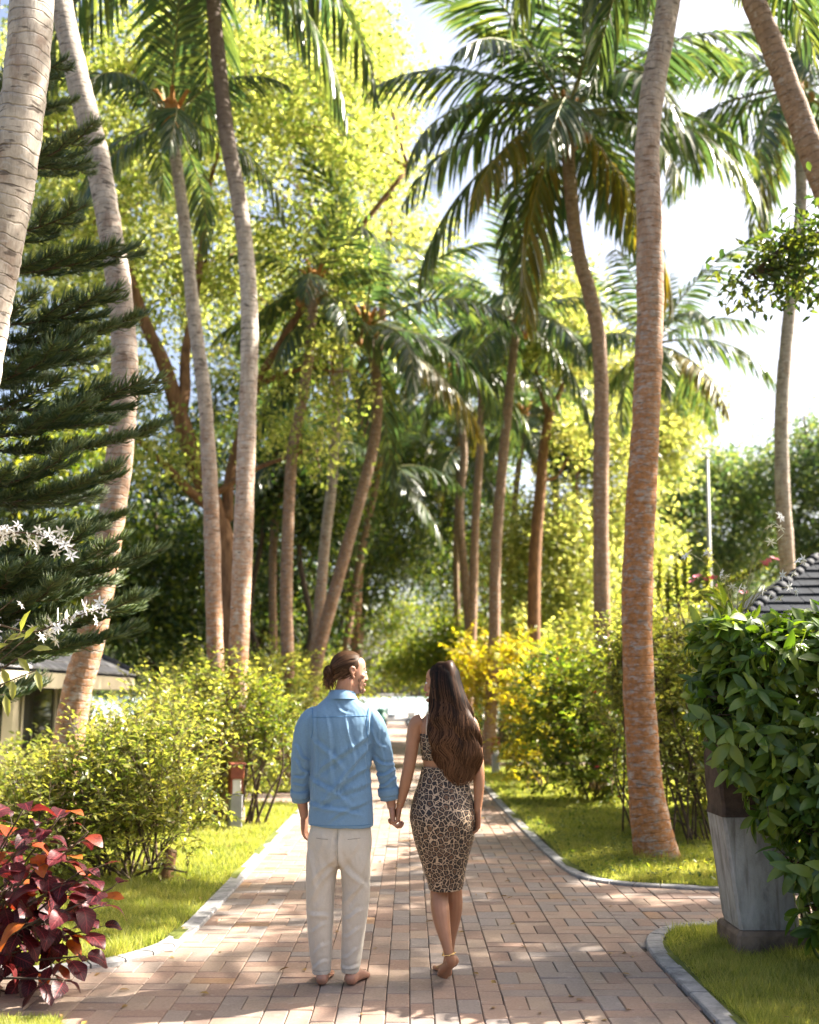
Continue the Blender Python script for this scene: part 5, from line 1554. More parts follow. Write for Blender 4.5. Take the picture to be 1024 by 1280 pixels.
def fuse(name, geo, voxel, smooth, mats, deform=None, ratio=None, sfac=.5):
    """melt overlapping closed shapes into one continuous skin"""
    me = geo.mesh(name + '_raw', [])
    o = bpy.data.objects.new(name + '_tmp', me)
    COL.objects.link(o)
    m = o.modifiers.new('r', 'REMESH'); m.mode = 'VOXEL'; m.voxel_size = voxel; m.use_smooth_shade = True
    s = o.modifiers.new('s', 'SMOOTH'); s.factor = sfac; s.iterations = smooth
    if ratio:
        d = o.modifiers.new('d', 'DECIMATE'); d.ratio = ratio
    dg = bpy.context.evaluated_depsgraph_get()
    out = bpy.data.meshes.new_from_object(o.evaluated_get(dg))
    bpy.data.objects.remove(o); bpy.data.meshes.remove(me)
    out.name = name
    for mm in mats:
        out.materials.append(mm)
    out.polygons.foreach_set('use_smooth', np.ones(len(out.polygons), bool))
    if deform:
        n = len(out.vertices)
        co = np.zeros(n * 3, np.float32); out.vertices.foreach_get('co', co); co = co.reshape(-1, 3).astype(float)
        no = np.zeros(n * 3, np.float32); out.vertex_normals.foreach_get('vector', no); no = no.reshape(-1, 3).astype(float)
        out.vertices.foreach_set('co', deform(co, no).astype(np.float32).ravel())
        out.update()
    return out

def wrinkles(creases, amp_noise=0.0, sc=9.0, seed=0, stretch=(1, 1, 1)):
    """creases: (x0, z0, x1, z1, amplitude, width, back) - folds drawn across the cloth in the x-z view"""
    def f(co, no):
        d = np.zeros(len(co))
        for x0, z0, x1, z1, amp, w, back in creases:
            a, b = A((x0, z0)), A((x1, z1))
            L = np.linalg.norm(b - a); u = (b - a) / L
            q = co[:, [0, 2]] - a
            t = q @ u
            s = q @ A((-u[1], u[0])) + .012 * np.sin(t / L * 4 + x0 * 30)
            env = np.exp(-np.maximum(0, np.maximum(-t, t - L)) ** 2 / (.03 ** 2)) * np.clip(.35 + 1.3 * np.sin(np.clip(t / L, 0, 1) * math.pi), 0, 1)
            face = 1 / (1 + np.exp((co[:, 1] * back - .01) / .02)) if back else 1.0
            ph = s / w
            d += amp * env * face * (np.exp(-np.abs(ph) ** 1.4 * 1.6) * 1.05 - .8 * np.exp(-((ph - 1.35) / .8) ** 2))
        if amp_noise:
            nz = np.array([mnoise.noise(Vector((x * sc * stretch[0] + seed, y * sc * stretch[1], z * sc * stretch[2]))) for x, y, z in co])
            d += amp_noise * nz
            nz = np.array([mnoise.noise(Vector((x * sc * 3.1 + z * 14 + seed, y * sc * 3, z * sc * 1.1 - x * 9))) for x, y, z in co])
            d -= amp_noise * .55 * np.abs(nz)
        return co + no * d[:, None]
    return f

def hand(geo, wr, d, n, lat, curl, size=1.0, spread=.021, thumb_in=.5, wrist_r=.026, curls=None, lens=(.074, .082, .077, .060)):
    """palm, four jointed fingers and a thumb. d: towards the fingertips, n: out of the palm, lat: towards the little finger"""
    wr, d, n, lat = A(wr), nrm(A(d)), nrm(A(n)), nrm(A(lat))
    k = size
    pal = .098 * k
    for q, (lo, hi) in enumerate(((-.030, .030),)):
        V = []
        for t_, hw, th in ((-.02, .022, .020), (.0, .026, .019), (.03, .036, .0175), (.06, .041, .016), (.088, .041, .0135), (.100, .038, .010)):
            V.append((t_ * k, hw * k, th * k))
        rings = []
        a = np.linspace(0, 2 * math.pi, 16, endpoint=False)
        ca, sa = np.sign(np.cos(a)) * np.abs(np.cos(a)) ** .7, np.sign(np.sin(a)) * np.abs(np.sin(a)) ** .8
        for t_, hw, th in V:
            rings.append(wr + d * t_ + lat * (hw * ca)[:, None] + n * (th * sa)[:, None])
        vv = np.concatenate(rings + [[wr + d * V[0][0]], [wr + d * V[-1][0]]])
        F = []
        for i in range(len(V) - 1):
            for j in range(16):
                F.append([i * 16 + j, i * 16 + (j + 1) % 16, i * 16 + 16 + (j + 1) % 16, i * 16 + 16 + j])
        e = len(V) * 16
        for j in range(16):
            F.append([(j + 1) % 16, j, e]); F.append([(len(V) - 1) * 16 + j, (len(V) - 1) * 16 + (j + 1) % 16, e + 1])
        geo.add(vv, F)
    for f in range(4):
        off = (f - 1.5) * spread * k
        c = (curls[f] if curls else curl)
        p = wr + d * (.080 - .006 * abs(f - 1.2)) * k + lat * off * .86
        dirv = nrm(d + lat * (f - 1.5) * .06)
        L = lens[f] * k
        pts = [(*p, .0092 * k)]
        p = p + dirv * .018 * k
        pts.append((*p, .0092 * k))
        d0_ = dirv
        for ph, (frac, bend) in enumerate(((.46, .75), (.31, 1.05), (.23, .7))):
            acc = (acc if ph else 0.0) + c * bend
            dirv = nrm(d0_ * math.cos(acc) + n * math.sin(acc))
            p = p + dirv * L * frac
            pts.append((*p, (.0084, .0076, .0062)[ph] * k))
        p = p + dirv * .004 * k
        pts.append((*p, .0025 * k))
        limb(geo, pts, 10, 3)
    b = wr + d * .018 * k - lat * .022 * k + n * .006 * k
    t1 = nrm(d * .62 - lat * .62 + n * .45 * thumb_in)
    t2 = nrm(d * .85 - lat * .15 + n * .55 * thumb_in)
    limb(geo, [(*b, .014 * k), (*(b + t1 * .030 * k), .0135 * k), (*(b + t1 * .045 * k + t2 * .014 * k), .0108 * k), (*(b + t1 * .045 * k + t2 * .042 * k), .0095 * k), (*(b + t1 * .045 * k + t2 * .060 * k), .0075 * k), (*(b + t1 * .045 * k + t2 * .066 * k), .003 * k)], 10, 3)

def foot(geo, heel, toe, up=(0, 0, 1), k=1.0, side=1):
    """foot from heel to toe tips with five toes; heel and toe are points on the sole line"""
    heel, toe, up = A(heel), A(toe), A(up)
    d = nrm(toe - heel)
    up = nrm(up - d * up.dot(d))
    lat = np.cross(d, up) * side                   # towards the little toe
    L = np.linalg.norm(toe - heel)
    S = []
    for f, hw, th, up0, lo in ((-.01, .012, .012, .022, 0), (.03, .028, .026, .027, 0), (.12, .033, .036, .036, 0), (.25, .031, .036, .040, 0), (.42, .034, .032, .036, .004), (.58, .041, .024, .027, .006), (.72, .045, .018, .020, .004), (.80, .043, .014, .015, 0), (.83, .036, .008, .012, 0)):
        c = heel + d * L * f + up * up0 * k + lat * lo
        S.append((*c, hw * k, th * k))
    loft(geo, S, 18, 3, .85, lat)
    for q in range(5):
        tl = (.19, .175, .155, .135, .115)[q]
        rr = (.0135, .0095, .009, .0085, .0085)[q] * k
        b = heel + d * L * (.79 - .012 * q * q * .5) + lat * (-.030 + .0165 * q) * k + up * rr
        e = b + d * L * tl * .95 - up * .002
        limb(geo, [(*b, rr), (*(b + (e - b) * .5 + up * .003), rr * 1.02), (*(b + (e - b) * .85), rr * .95), (*e, rr * .4)], 10, 3)

def head(geo, c, yaw, k=1.0, fem=False):
    """skull, jaw, brow, nose, lips, ears; face along +y before the yaw"""
    g = Geo()
    sphere(g, (0, -.014, .036), (.0765, .096, .088), 0, 22, 16)
    jw = .90 if fem else 1.0
    loft(g, [(0, .018, .085, .045, .055), (0, .02, .06, .066, .073), (0, .02, .02, .068, .076), (0, .022, -.01, .066, .074), (0, .024, -.04, .061 * jw, .069), (0, .028, -.07, .054 * jw, .060), (0, .040, -.095, .040 * jw, .044), (0, .052, -.112, .024 * jw, .026), (0, .056, -.119, .008, .010)], 22, 3)
    sphere(g, (0, .083, .020), (.046, .013, .010), 0, 12, 8)
    loft(g, [(0, .085, .012, .0075, .009), (0, .092, -.006, .009, .012), (0, .099, -.024, .011, .0135), (0, .1015, -.035, .0135, .0125), (0, .096, -.043, .011, .009), (0, .091, -.046, .004, .004)], 12, 3)
    for s in (-1, 1):
        sphere(g, (s * .0115, .098, -.040), (.0075, .010, .0065), 0, 8, 6)
        sphere(g, (s * .043, .062, -.018), (.022, .022, .016), 0, 10, 7)
    sphere(g, (0, .0885, -.064), (.022, .0105, .0055), 0, 12, 7)
    sphere(g, (0, .0865, -.0735), (.019, .0105, .006), 0, 12, 7)
    sphere(g, (0, .082, -.102), (.020 * jw, .017, .014), 0, 12, 8)
    for s in (-1, 1):
        el = [(s * .073, -.002, -.022), (s * .079, -.012, .000), (s * .080, -.020, .018), (s * .0815, -.012, .030), (s * .080, .003, .028), (s * .076, .010, .012)]
        limb(g, [(x, y, z, .0055) for x, y, z in el], 8, 3)
        sphere(g, (s * .075, -.004, .006), (.006, .013, .024), 0, 8, 7)
        sphere(g, (s * .0765, .001, -.026), (.0055, .008, .010), 0, 8, 6)
    v = np.concatenate(g.v) * k
    cy, sy = math.cos(yaw), math.sin(yaw)
    X = v[:, 0] * cy - v[:, 1] * sy
    Y_ = v[:, 0] * sy + v[:, 1] * cy
    v = np.stack([X, Y_, v[:, 2]], -1) + A(c)
    o = geo.n
    geo.v.append(v); geo.uv.append(np.zeros((len(v), 2))); geo.n += len(v)
    for f, m in g.f:
        geo.f.append((f + o, m))

def rotz(v, yaw):
    v = A(v).reshape(-1, 3)
    cy, sy = math.cos(yaw), math.sin(yaw)
    return np.stack([v[:, 0] * cy - v[:, 1] * sy, v[:, 0] * sy + v[:, 1] * cy, v[:, 2]], -1)

def ribbons(geo, paths, width, nrmls):
    """hair locks: (n, k, 3) paths become flat strips lying on the given normals"""
    n, k, _ = paths.shape
    T = nrm(np.gradient(paths, axis=1))
    S = nrm(np.cross(T, nrmls))
    s = np.linspace(0, 1, k)
    w = A(width).reshape(-1, 1, 1) * np.interp(s, [0, .1, .8, 1], [.7, 1, .9, .15])[None, :, None]
    V = np.stack([paths - S * w, paths + S * w], 2).reshape(n, -1, 3)
    i = np.arange(k - 1)
    F = np.stack([2 * i, 2 * i + 1, 2 * i + 3, 2 * i + 2], -1)
    F = (np.arange(n)[:, None, None] * 2 * k + F[None]).reshape(-1, 4)
    uv = np.stack(np.broadcast_arrays(np.tile(A([0, 1.0]), k)[None], np.repeat(s, 2)[None] + np.zeros((n, 1))), -1).reshape(-1, 2)
    geo.add(V.reshape(-1, 3), F, 0, uv)

def skin_mat(name, col, red):
    t = NT(name)
    co = t.n('TexCoord').outputs['Object']
    c = t.ramp(t.noise(co, 11, 4), [(.3, tuple(x * .86 for x in col)), (.7, tuple(min(1, x * 1.1) for x in col))])
    c = t.mix(t.maprange(t.noise(co, 28, 3), .5, .75, 0, .35), c, (*red, 1))
    return t.done(t.principled(c, .48, .4, t.bump(t.noise(co, 240, 3), .12, .002), Subsurface_Weight=.12, Subsurface_Radius=(.012, .005, .003), Subsurface_Scale=1.0))
M['skin_m'] = skin_mat('fair_tanned_skin', (.38, .20, .13), (.40, .15, .095))
M['skin_f'] = skin_mat('tanned_skin', (.33, .165, .092), (.35, .135, .07))

def hair_mat(name, stops, rough=.34):
    t = NT(name)
    v = t.n('SeparateXYZ', {0: t.n('UVMap').outputs[0]}).outputs[1]
    r_ = t.n('NewGeometry').outputs['Random Per Island']
    f = t.math('ADD', v, t.math('MULTIPLY', t.math('SUBTRACT', r_, .5), .5), clamp=True)
    c = t.ramp(f, stops)
    c = t.n('HueSaturation', {'Value': t.maprange(r_, 0, 1, .45, 1.7), 'Color': c}).outputs[0]
    p = t.principled(c, rough, .14)
    tr = t.n('BsdfTranslucent', {'Color': t.n('HueSaturation', {'Value': 2.2, 'Color': c}).outputs[0]}).outputs[0]
    return t.done(t.n('MixShader', {0: .3, 1: p, 2: tr}).outputs[0])
M['hair_m'] = hair_mat('light_brown_hair', [(0, (.085, .046, .024)), (.5, (.065, .034, .018)), (1, (.12, .06, .028))], .42)
M['hair_f'] = hair_mat('dark_brown_hair', [(0, (.012, .008, .006)), (.28, (.030, .015, .009)), (.55, (.062, .030, .015)), (1, (.115, .056, .028))], .42)

def cloth(name, col, weave=700, var=.12, seams=(), extra=None, sheen=.2):
    t = NT(name)
    co = t.n('TexCoord').outputs['Object']
    w1 = t.noise(t.scalevec(co, (weave, weave, weave * .12)), 1.0, 2, .6)
    w2 = t.noise(t.scalevec(co, (weave * .12, weave * .12, weave)), 1.0, 2, .6)
    wv = t.math('ADD', t.math('MULTIPLY', w1, .5), t.math('MULTIPLY', w2, .5))
    c = t.ramp(wv, [(.32, tuple(x * (1 - var) for x in col)), (.68, tuple(min(1, x * (1 + var)) for x in col))])
    c = t.mix(t.maprange(t.noise(co, 6, 3), .4, .7, 0, .25), c, (*[x * .85 for x in col], 1))
    sp = t.n('SeparateXYZ', {0: co})
    for ax, val, wd in seams:
        ln = t.maprange(t.math('ABSOLUTE', t.math('SUBTRACT', sp.outputs[ax], val)), wd * .4, wd, .55, 0)
        c = t.mix(ln, c, (*[x * .42 for x in col], 1))
    p = t.principled(c, .85, .2, t.bump(wv, .3, .002), Sheen_Weight=sheen)
    tr = t.n('BsdfTranslucent', {'Color': c}).outputs[0]
    return t.done(t.n('MixShader', {0: .12, 1: p, 2: tr}).outputs[0])
M['shirt'] = cloth('blue_linen', (.165, .285, .42), 600, .14)
M['trouser'] = cloth('cream_linen', (.56, .51, .43), 600, .10)
M['seam'] = plain('dark_blue_stitching', (.09, .20, .36), .9, .1, .1, 30)

t = NT('leopard_print')
co = t.n('TexCoord').outputs['Object']
wob = t.n('Mix', data_type='VECTOR')
nzc = t.n('TexNoise', {'Scale': 40.0, 'Detail': 2.0}); t.set(nzc.inputs['Vector'], co)
wv = t.n('VectorMath', operation='MULTIPLY_ADD'); t.set(wv.inputs[0], nzc.outputs['Color']); wv.inputs[1].default_value = (.014, .014, .014); t.set(wv.inputs[2], co)
vo = t.n('TexVoronoi', {'Scale': 34.0, 'Randomness': .85}, feature='F1'); t.set(vo.inputs['Vector'], wv.outputs[0])
ve = t.n('TexVoronoi', {'Scale': 34.0, 'Randomness': .85}, feature='DISTANCE_TO_EDGE'); t.set(ve.inputs['Vector'], wv.outputs[0])
dist = ve.outputs['Distance']
brk = t.maprange(t.noise(co, 62, 2), .30, .38)
ring = t.math('MULTIPLY', t.math('MULTIPLY', t.maprange(dist, .035, .062), t.maprange(dist, .33, .26)), brk)
ctr = t.maprange(dist, .24, .33)
base = t.mix(ctr, (.44, .32, .215, 1), (.12, .06, .032, 1))
lc = t.mix(ring, base, (.014, .010, .010, 1))
M['leopard'] = t.done(t.principled(lc, .55, .35, t.bump(t.noise(co, 500, 2), .15, .002)))
M['gold'] = plain('gold_chain', (.75, .52, .22), .25, .5, .1, 30, Metallic=1.0)
M['eye'] = plain('eye_white', (.7, .68, .65), .2, .5, .03, 30)
M['lip'] = plain('lips', (.42, .16, .13), .4, .4, .1, 30)

# ---- the man
MX, MY = -.405, 6.24
man = thing('person', 'man in blue shirt and cream trousers holding the woman\'s hand, walking barefoot away', 'person', (MX, MY, 0), 'couple walking hand in hand')
HOLD = A((.318, .02, .905))                         # the clasped hands, in the man's frame
HY = rad(-70)
hc = A((.050, .010, 1.735))
g = Geo()
head(g, hc, HY, 1.0)
loft(g, [(.0, .0, 1.50, .085, .075), (.005, .0, 1.56, .066, .064), (.02, .005, 1.62, .060, .062), (.035, .0, 1.68, .058, .066), (.04, 0, 1.73, .05, .06)], 18, 3)
loft(g, [(-.005, 0, .84, .10, .09), (0, 0, .90, .145, .095), (0, 0, 1.0, .145, .095), (.005, 0, 1.12, .135, .09), (.005, 0, 1.28, .145, .10), (.003, 0, 1.40, .155, .10), (0, 0, 1.47, .145, .085), (0, 0, 1.53, .095, .068), (0, 0, 1.56, .06, .05)], 24, 3)
limb(g, [(-.15, 0, 1.46, .05), (-.195, 0, 1.40, .046), (-.216, -.002, 1.30, .040), (-.224, 0, 1.20, .037), (-.230, .025, 1.10, .036), (-.224, .05, 1.0, .033), (-.216, .075, .93, .027), (-.214, .085, .90, .024)])
hand(g, (-.214, .088, .905), (.03, .20, -.97), (.95, .25, .08), (-.22, -.95, -.2), .42)
limb(g, [(.15, 0, 1.46, .05), (.205, 0, 1.40, .046), (.238, -.002, 1.30, .040), (.257, -.0, 1.20, .037), (.275, .0, 1.11, .036), (.289, .008, 1.03, .033), (.299, .014, .98, .027), (.301, .016, .955, .024)])
# his right hand: palm towards her, fingers laced through hers
hand(g, (.301, .016, .965), (.10, .0, -.99), (.99, 0, .10), (0, -1, 0), 1.1, 1.0, .023, .6, curls=(1.1, 1.1, 1.12, 1.15))
for s, x0, x1 in ((-1, -.095, -.088), (1, .088, .075)):
    limb(g, [(s * .07, 0, .92, .085), (x0, 0, .78, .08), (x0, .0, .62, .066), (x0 * 1.02, .005, .50, .055), (x0, -.01, .40, .054), (x1, -.01, .28, .048), (x1, .0, .16, .036), (x1, .0, .09, .034), (x1, .01, .045, .032)])
foot(g, (-.088, -.055, .0), (-.075, .205, .0), k=1.08, side=-1)
foot(g, (.068, -.050, .0), (.150, .195, .0), k=1.08, side=1)
obj('body', fuse('body', g, .0042, 3, [M['skin_m']]), man)

# shirt: torso and sleeves melted together, then folded
g = Geo()
loft(g, [(.010, -.002, .862, .186, .128), (.010, -.002, .875, .190, .134), (.008, 0, .95, .187, .135), (.006, 0, 1.05, .181, .130), (.004, 0, 1.18, .177, .126), (.003, 0, 1.30, .186, .130), (.002, 0, 1.40, .198, .132), (0, 0, 1.465, .203, .120), (0, 0, 1.515, .178, .100), (0, 0, 1.555, .130, .084), (.002, 0, 1.60, .080, .076), (.004, 0, 1.622, .068, .070)], 40, 4, .92)
limb(g, [(-.11, 0, 1.485, .060), (-.165, 0, 1.468, .067), (-.200, 0, 1.41, .068), (-.219, 0, 1.32, .062), (-.228, 0, 1.22, .058), (-.234, .018, 1.12, .056), (-.232, .036, 1.045, .050), (-.231, .042, 1.03, .049)], 24)
limb(g, [(.11, 0, 1.485, .060), (.165, 0, 1.468, .066), (.206, 0, 1.41, .067), (.236, 0, 1.32, .061), (.257, 0, 1.22, .058), (.275, .0, 1.12, .056), (.286, .008, 1.05, .050), (.287, .009, 1.04, .049)], 24)
CR = [(.15, 1.38, -.12, 1.16, .011, .022, 1), (.16, 1.33, -.02, 1.05, .012, .020, 1), (.17, 1.22, -.08, 1.02, .013, .022, 1), (.17, 1.12, -.12, .98, .010, .02, 1), (-.15, 1.36, .02, 1.18, .008, .022, 1), (-.16, 1.14, .05, .99, .009, .02, 1),
      (-.17, 1.0, .12, .92, .009, .018, 1), (.17, 1.02, -.05, .90, .008, .018, 1), (-.08, 1.46, -.03, 1.14, .008, .018, 1), (.05, 1.46, .08, 1.2, .006, .018, 1), (-.03, 1.56, .04, 1.50, .005, .014, 1), (-.14, 1.50, -.15, 1.05, .006, .012, 1), (.155, 1.50, .158, 1.10, .009, .012, 1),
      (-.26, 1.30, -.19, 1.24, .009, .014, 0), (-.26, 1.22, -.20, 1.17, .010, .014, 0), (-.26, 1.12, -.20, 1.15, .009, .012, 0), (-.27, 1.08, -.20, 1.10, .007, .01, 0), (.20, 1.24, .30, 1.20, .010, .014, 0), (.21, 1.15, .32, 1.17, .011, .013, 0), (.23, 1.09, .33, 1.12, .009, .011, 0), (.19, 1.38, .26, 1.30, .008, .016, 0), (.235, 1.40, .25, 1.2, .006, .012, 0)]
me = fuse('shirt', g, .0055, 4, [M['shirt']], wrinkles([(a_, b_, c_, d_, e_ * 1.2, f_ * .85, h_) for a_, b_, c_, d_, e_, f_, h_ in CR], .0046, 12, 3, (1, 1, .55)), .8)
shirt = obj('shirt', me, man)
# rolled cuffs, collar and yoke seam
def ringband(geo, c, axis, r, h, th, rj=0.0, seed=0):
    c, ax = A(c), nrm(A(axis))
    u = nrm(np.cross(ax, A((.1, 1.0, .2)))); v_ = np.cross(ax, u)
    rr = np.random.default_rng(seed)
    a = np.linspace(0, 2 * math.pi, 28, endpoint=False)
    jit = 1 + rj * (np.sin(3 * a + seed) + .6 * np.sin(5 * a + 2 * seed))
    V = []
    for t_, off in ((-.5, -.4), (-.5, .6), (-.25, 1), (.25, 1), (.5, .6), (.5, -.4)):
        V.append(c + ax * h * t_ + ((r + th * off) * jit)[:, None] * (np.cos(a)[:, None] * u + np.sin(a)[:, None] * v_))
    F = []
    for i in range(6):
        for j in range(28):
            F.append([i * 28 + j, i * 28 + (j + 1) % 28, ((i + 1) % 6) * 28 + (j + 1) % 28, ((i + 1) % 6) * 28 + j])
    geo.add(np.concatenate(V), F)
for s, c, ax, r0 in ((-1, (-.2315, .045, 1.035), (.02, .30, -.95), .049), (1, (.2865, .010, 1.045), (.15, .10, -.98), .050)):
    g = Geo()
    ringband(g, c, ax, r0 + .002, .075, .006, .02, 2 + s)
    ringband(g, A(c) - A(ax) * .008, ax, r0 + .008, .045, .005, .03, 5 + s)
    obj('cuff', g.mesh('cuff', [M['shirt']]), shirt)
g = Geo()
a = np.linspace(0, 2 * math.pi, 36, endpoint=False)
V = []
for z, rx, ry, cy in ((1.578, .090, .080, .0), (1.602, .074, .070, .004), (1.630, .067, .068, .008), (1.636, .069, .070, .008), (1.632, .074, .075, .006), (1.602, .084, .083, .0), (1.584, .093, .088, -.004)):
    V.append(np.stack([.006 + rx * np.cos(a), cy + ry * np.sin(a), z - .030 * np.maximum(0, np.sin(a)) + 0 * a], -1))
F = [[i * 36 + j, i * 36 + (j + 1) % 36, i * 36 + 36 + (j + 1) % 36, i * 36 + 36 + j] for i in range(6) for j in range(36)]
g.add(np.concatenate(V), F)
obj('collar', g.mesh('collar', [M['shirt']]), shirt)
def surf_line(me, pts, off=.0012):
    """points pulled onto the back of a mesh (seen from -y)"""
    from mathutils.bvhtree import BVHTree
    bv = BVHTree.FromPolygons([v.co for v in me.vertices], [p.vertices for p in me.polygons])
    out = []
    for x, z in pts:
        h = bv.ray_cast(Vector((x, -1, z)), Vector((0, 1, 0)))
        if h[0] is not None:
            out.append(tuple(h[0] + h[1] * off))
    return out
SEAMS = []
q = surf_line(me, [(x, 1.482 + .004 * math.sin(x * 9)) for x in np.linspace(-.165, .165, 40)])
SEAMS.append((q, .0016))
q = surf_line(me, [(-.165 + .012 * math.sin(u * 3), 1.53 - .17 * u) for u in np.linspace(0, 1, 24)])
SEAMS.append((q, .0018))
q = surf_line(me, [(.168 - .012 * math.sin(u * 3), 1.53 - .17 * u) for u in np.linspace(0, 1, 24)])
SEAMS.append((q, .0018))
q = surf_line(me, [(x, .876) for x in np.linspace(-.165, .185, 40)])
SEAMS.append((q, .0012))
for q, w_ in SEAMS:
    if len(q) > 3:
        g = Geo(); tube(g, q, w_, 4); obj('seam', g.mesh('seam', [M['seam']]), shirt)

# trousers
g = Geo()
loft(g, [(.006, 0, 1.0, .150, .10), (.006, 0, .93, .160, .108), (.006, 0, .86, .172, .118), (.003, 0, .80, .182, .128), (.002, 0, .74, .184, .130), (0, 0, .68, .172, .118), (0, 0, .645, .12, .09)], 36, 4, .9)
loft(g, [(-.085, 0, .78, .085, .11), (-.092, 0, .68, .096, .112), (-.102, 0, .58, .088, .102), (-.108, 0, .48, .082, .090), (-.105, -.004, .38, .077, .082), (-.102, -.004, .28, .070, .076), (-.098, 0, .16, .063, .070), (-.094, .004, .075, .055, .064), (-.093, .005, .058, .054, .063)], 26, 4)
loft(g, [(.085, 0, .78, .085, .11), (.091, 0, .68, .096, .112), (.097, 0, .58, .086, .102), (.099, 0, .48, .080, .090), (.093, -.004, .38, .075, .082), (.085, -.004, .28, .069, .076), (.077, 0, .16, .061, .070), (.070, .004, .085, .053, .064), (.069, .005, .068, .052, .063)], 26, 4)
CT = [(-.03, .70, -.15, .55, .008, .02, 1), (-.02, .66, -.16, .45, .008, .022, 1), (.02, .68, .15, .52, .009, .02, 1), (.15, .72, .12, .50, .006, .022, 1), (.15, .60, .04, .42, .008, .018, 1), (-.16, .76, -.14, .50, .006, .02, 1), (-.16, .40, -.05, .36, .007, .016, 1), (-.15, .30, -.05, .33, .006, .014, 1),
      (.04, .37, .14, .40, .007, .016, 1), (.03, .27, .13, .30, .006, .014, 1), (-.14, .18, -.05, .22, .005, .014, 1), (.03, .16, .12, .19, .005, .014, 1), (-.14, .10, -.05, .13, .006, .012, 1), (.02, .11, .12, .09, .005, .012, 1), (-.005, .86, .0, .62, -.010, .012, 1), (-.10, .84, -.10, .72, .004, .02, 1), (.10, .84, .09, .72, .004, .02, 1)]
me = fuse('trousers', g, .0058, 4, [M['trouser']], wrinkles([(a_, b_, c_, d_, e_ * 1.15, f_, h_) for a_, b_, c_, d_, e_, f_, h_ in CT], .0055, 11, 9, (1, 1, .5)), .8)
trs = obj('trousers', me, man)
SEAMS = []
for u0, u1 in (((-.002, .855), (.001, .63)),):
    q = surf_line(me, [(u0[0] + (u1[0] - u0[0]) * u, u0[1] + (u1[1] - u0[1]) * u) for u in np.linspace(0, 1, 26)], .0006)
    SEAMS.append((q, .0013))
for cx_, zz in ((-.0935, .082), (.0695, .092)):
    q = surf_line(me, [(cx_ + x, zz) for x in np.linspace(-.045, .045, 18)], .0006)
    SEAMS.append((q, .0012))
for s_ in (-1, 1):
    q = surf_line(me, [(s_ * (.055 + .07 * u), .80 + .005 * u) for u in np.linspace(0, 1, 14)], .0006)
    SEAMS.append((q, .0013))
M['seam2'] = plain('beige_stitching', (.27, .24, .20), .9, .1, .1, 30)
for q, w_ in SEAMS:
    if len(q) > 3:
        g = Geo(); tube(g, q, w_, 4); obj('seam', g.mesh('seam', [M['seam2']]), trs)

# hair drawn back over the skull into a loose knot
r = np.random.default_rng(301)
g = Geo()
n = 900
th = r.uniform(-1.75, 1.75, n)                       # around from one ear over the forehead to the other
st_d = nrm(np.stack([np.sin(th) * .95, np.cos(th) * .80 + .02, .55 + .45 * np.cos(th) ** 2 - .30 * (np.abs(th) > 1.2)], -1) + r.normal(0, .03, (n, 3)))
st_d = np.where((r.random(n) < .35)[:, None], nrm(rng_dirs(r, n) * A((1, .8, .5)) + A((0, -.35, .75))), st_d)
en_d = nrm(A((0, -.95, -.16)) + r.normal(0, .06, (n, 3)))
s = np.linspace(0, 1, 12)
om = np.arccos(np.clip((st_d * en_d).sum(1), -.999, .999))[:, None, None]
D = (np.sin((1 - s)[None, :, None] * om) * st_d[:, None] + np.sin(s[None, :, None] * om) * en_d[:, None]) / np.sin(om)
ell = A((.0815, .1035, .094)) * (1 + r.uniform(-.01, .035, (n, 1, 1)))
Pp = D * ell + A((0, -.014, .036))
Pp = rotz(Pp.reshape(-1, 3), HY).reshape(n, 12, 3) + hc
ribbons(g, Pp, r.uniform(.0018, .0036, n), rotz(D.reshape(-1, 3), HY).reshape(n, 12, 3))
cap = Geo(); sphere(cap, (0, -.018, .040), (.079, .0985, .089), 0, 22, 14)
cv = np.concatenate(cap.v)
keepv = (cv[:, 1] < .062 + .55 * (cv[:, 2] - .060)) & (cv[:, 2] > -.055 + .3 * (cv[:, 1] + .1))
cv2 = rotz(cv, HY) + hc
F_ = [f[keepv[f].all(1)] for f, m in cap.f]
g.add(cv2, [list(x) for f in F_ for x in f])
# sideburn and nape locks
n = 160
x0 = np.where(r.random(n) < .5, -1, 1)
a_ = np.stack([x0 * (.074 + r.uniform(-.002, .004, n)), r.uniform(-.075, .02, n), r.uniform(-.02, .03, n)], -1)
e_ = a_ * A((.75, 1, 1)) + np.stack([0 * a_[:, 0], -.035 - .03 * r.random(n), -.02 - .025 * r.random(n)], -1)
Pp = a_[:, None] * (1 - s)[None, :, None] + e_[:, None] * s[None, :, None]
ribbons(g, rotz(Pp.reshape(-1, 3), HY).reshape(n, 12, 3) + hc, r.uniform(.0015, .003, n), np.tile(rotz([[1, 0, 0]], HY), (n, 12, 1)) * x0[:, None, None])
hair = obj('hair', g.mesh('hair', [M['hair_m']]), man)
g = Geo()
kc = hc + rotz([[0, -.128, .000]], HY)[0]
n = 420
ph = r.uniform(0, 6.28, n); el_ = r.uniform(-1.2, 1.2, n)
tt = np.linspace(0, 2.6, 14)
aa = ph[:, None] + tt[None] * np.where(r.random(n) < .5, 1, -1)[:, None]
ee = el_[:, None] + .35 * np.sin(aa * 2 + ph[:, None])
rk = r.uniform(.8, 1.05, n)[:, None]
KP = np.stack([np.cos(aa) * np.cos(ee) * .034 * rk, np.sin(ee) * .030 * rk, np.sin(aa) * np.cos(ee) * .044 * rk], -1) + kc
ribbons(g, KP, r.uniform(.0015, .003, n), nrm(KP - kc))
n = 150                                              # loose ends hanging under the knot
a_ = kc + r.normal(0, .012, (n, 3)) + A((0, 0, -.02))
e_ = a_ + np.stack([r.normal(.004, .016, n), r.normal(0, .014, n), -r.uniform(.03, .075, n)], -1)
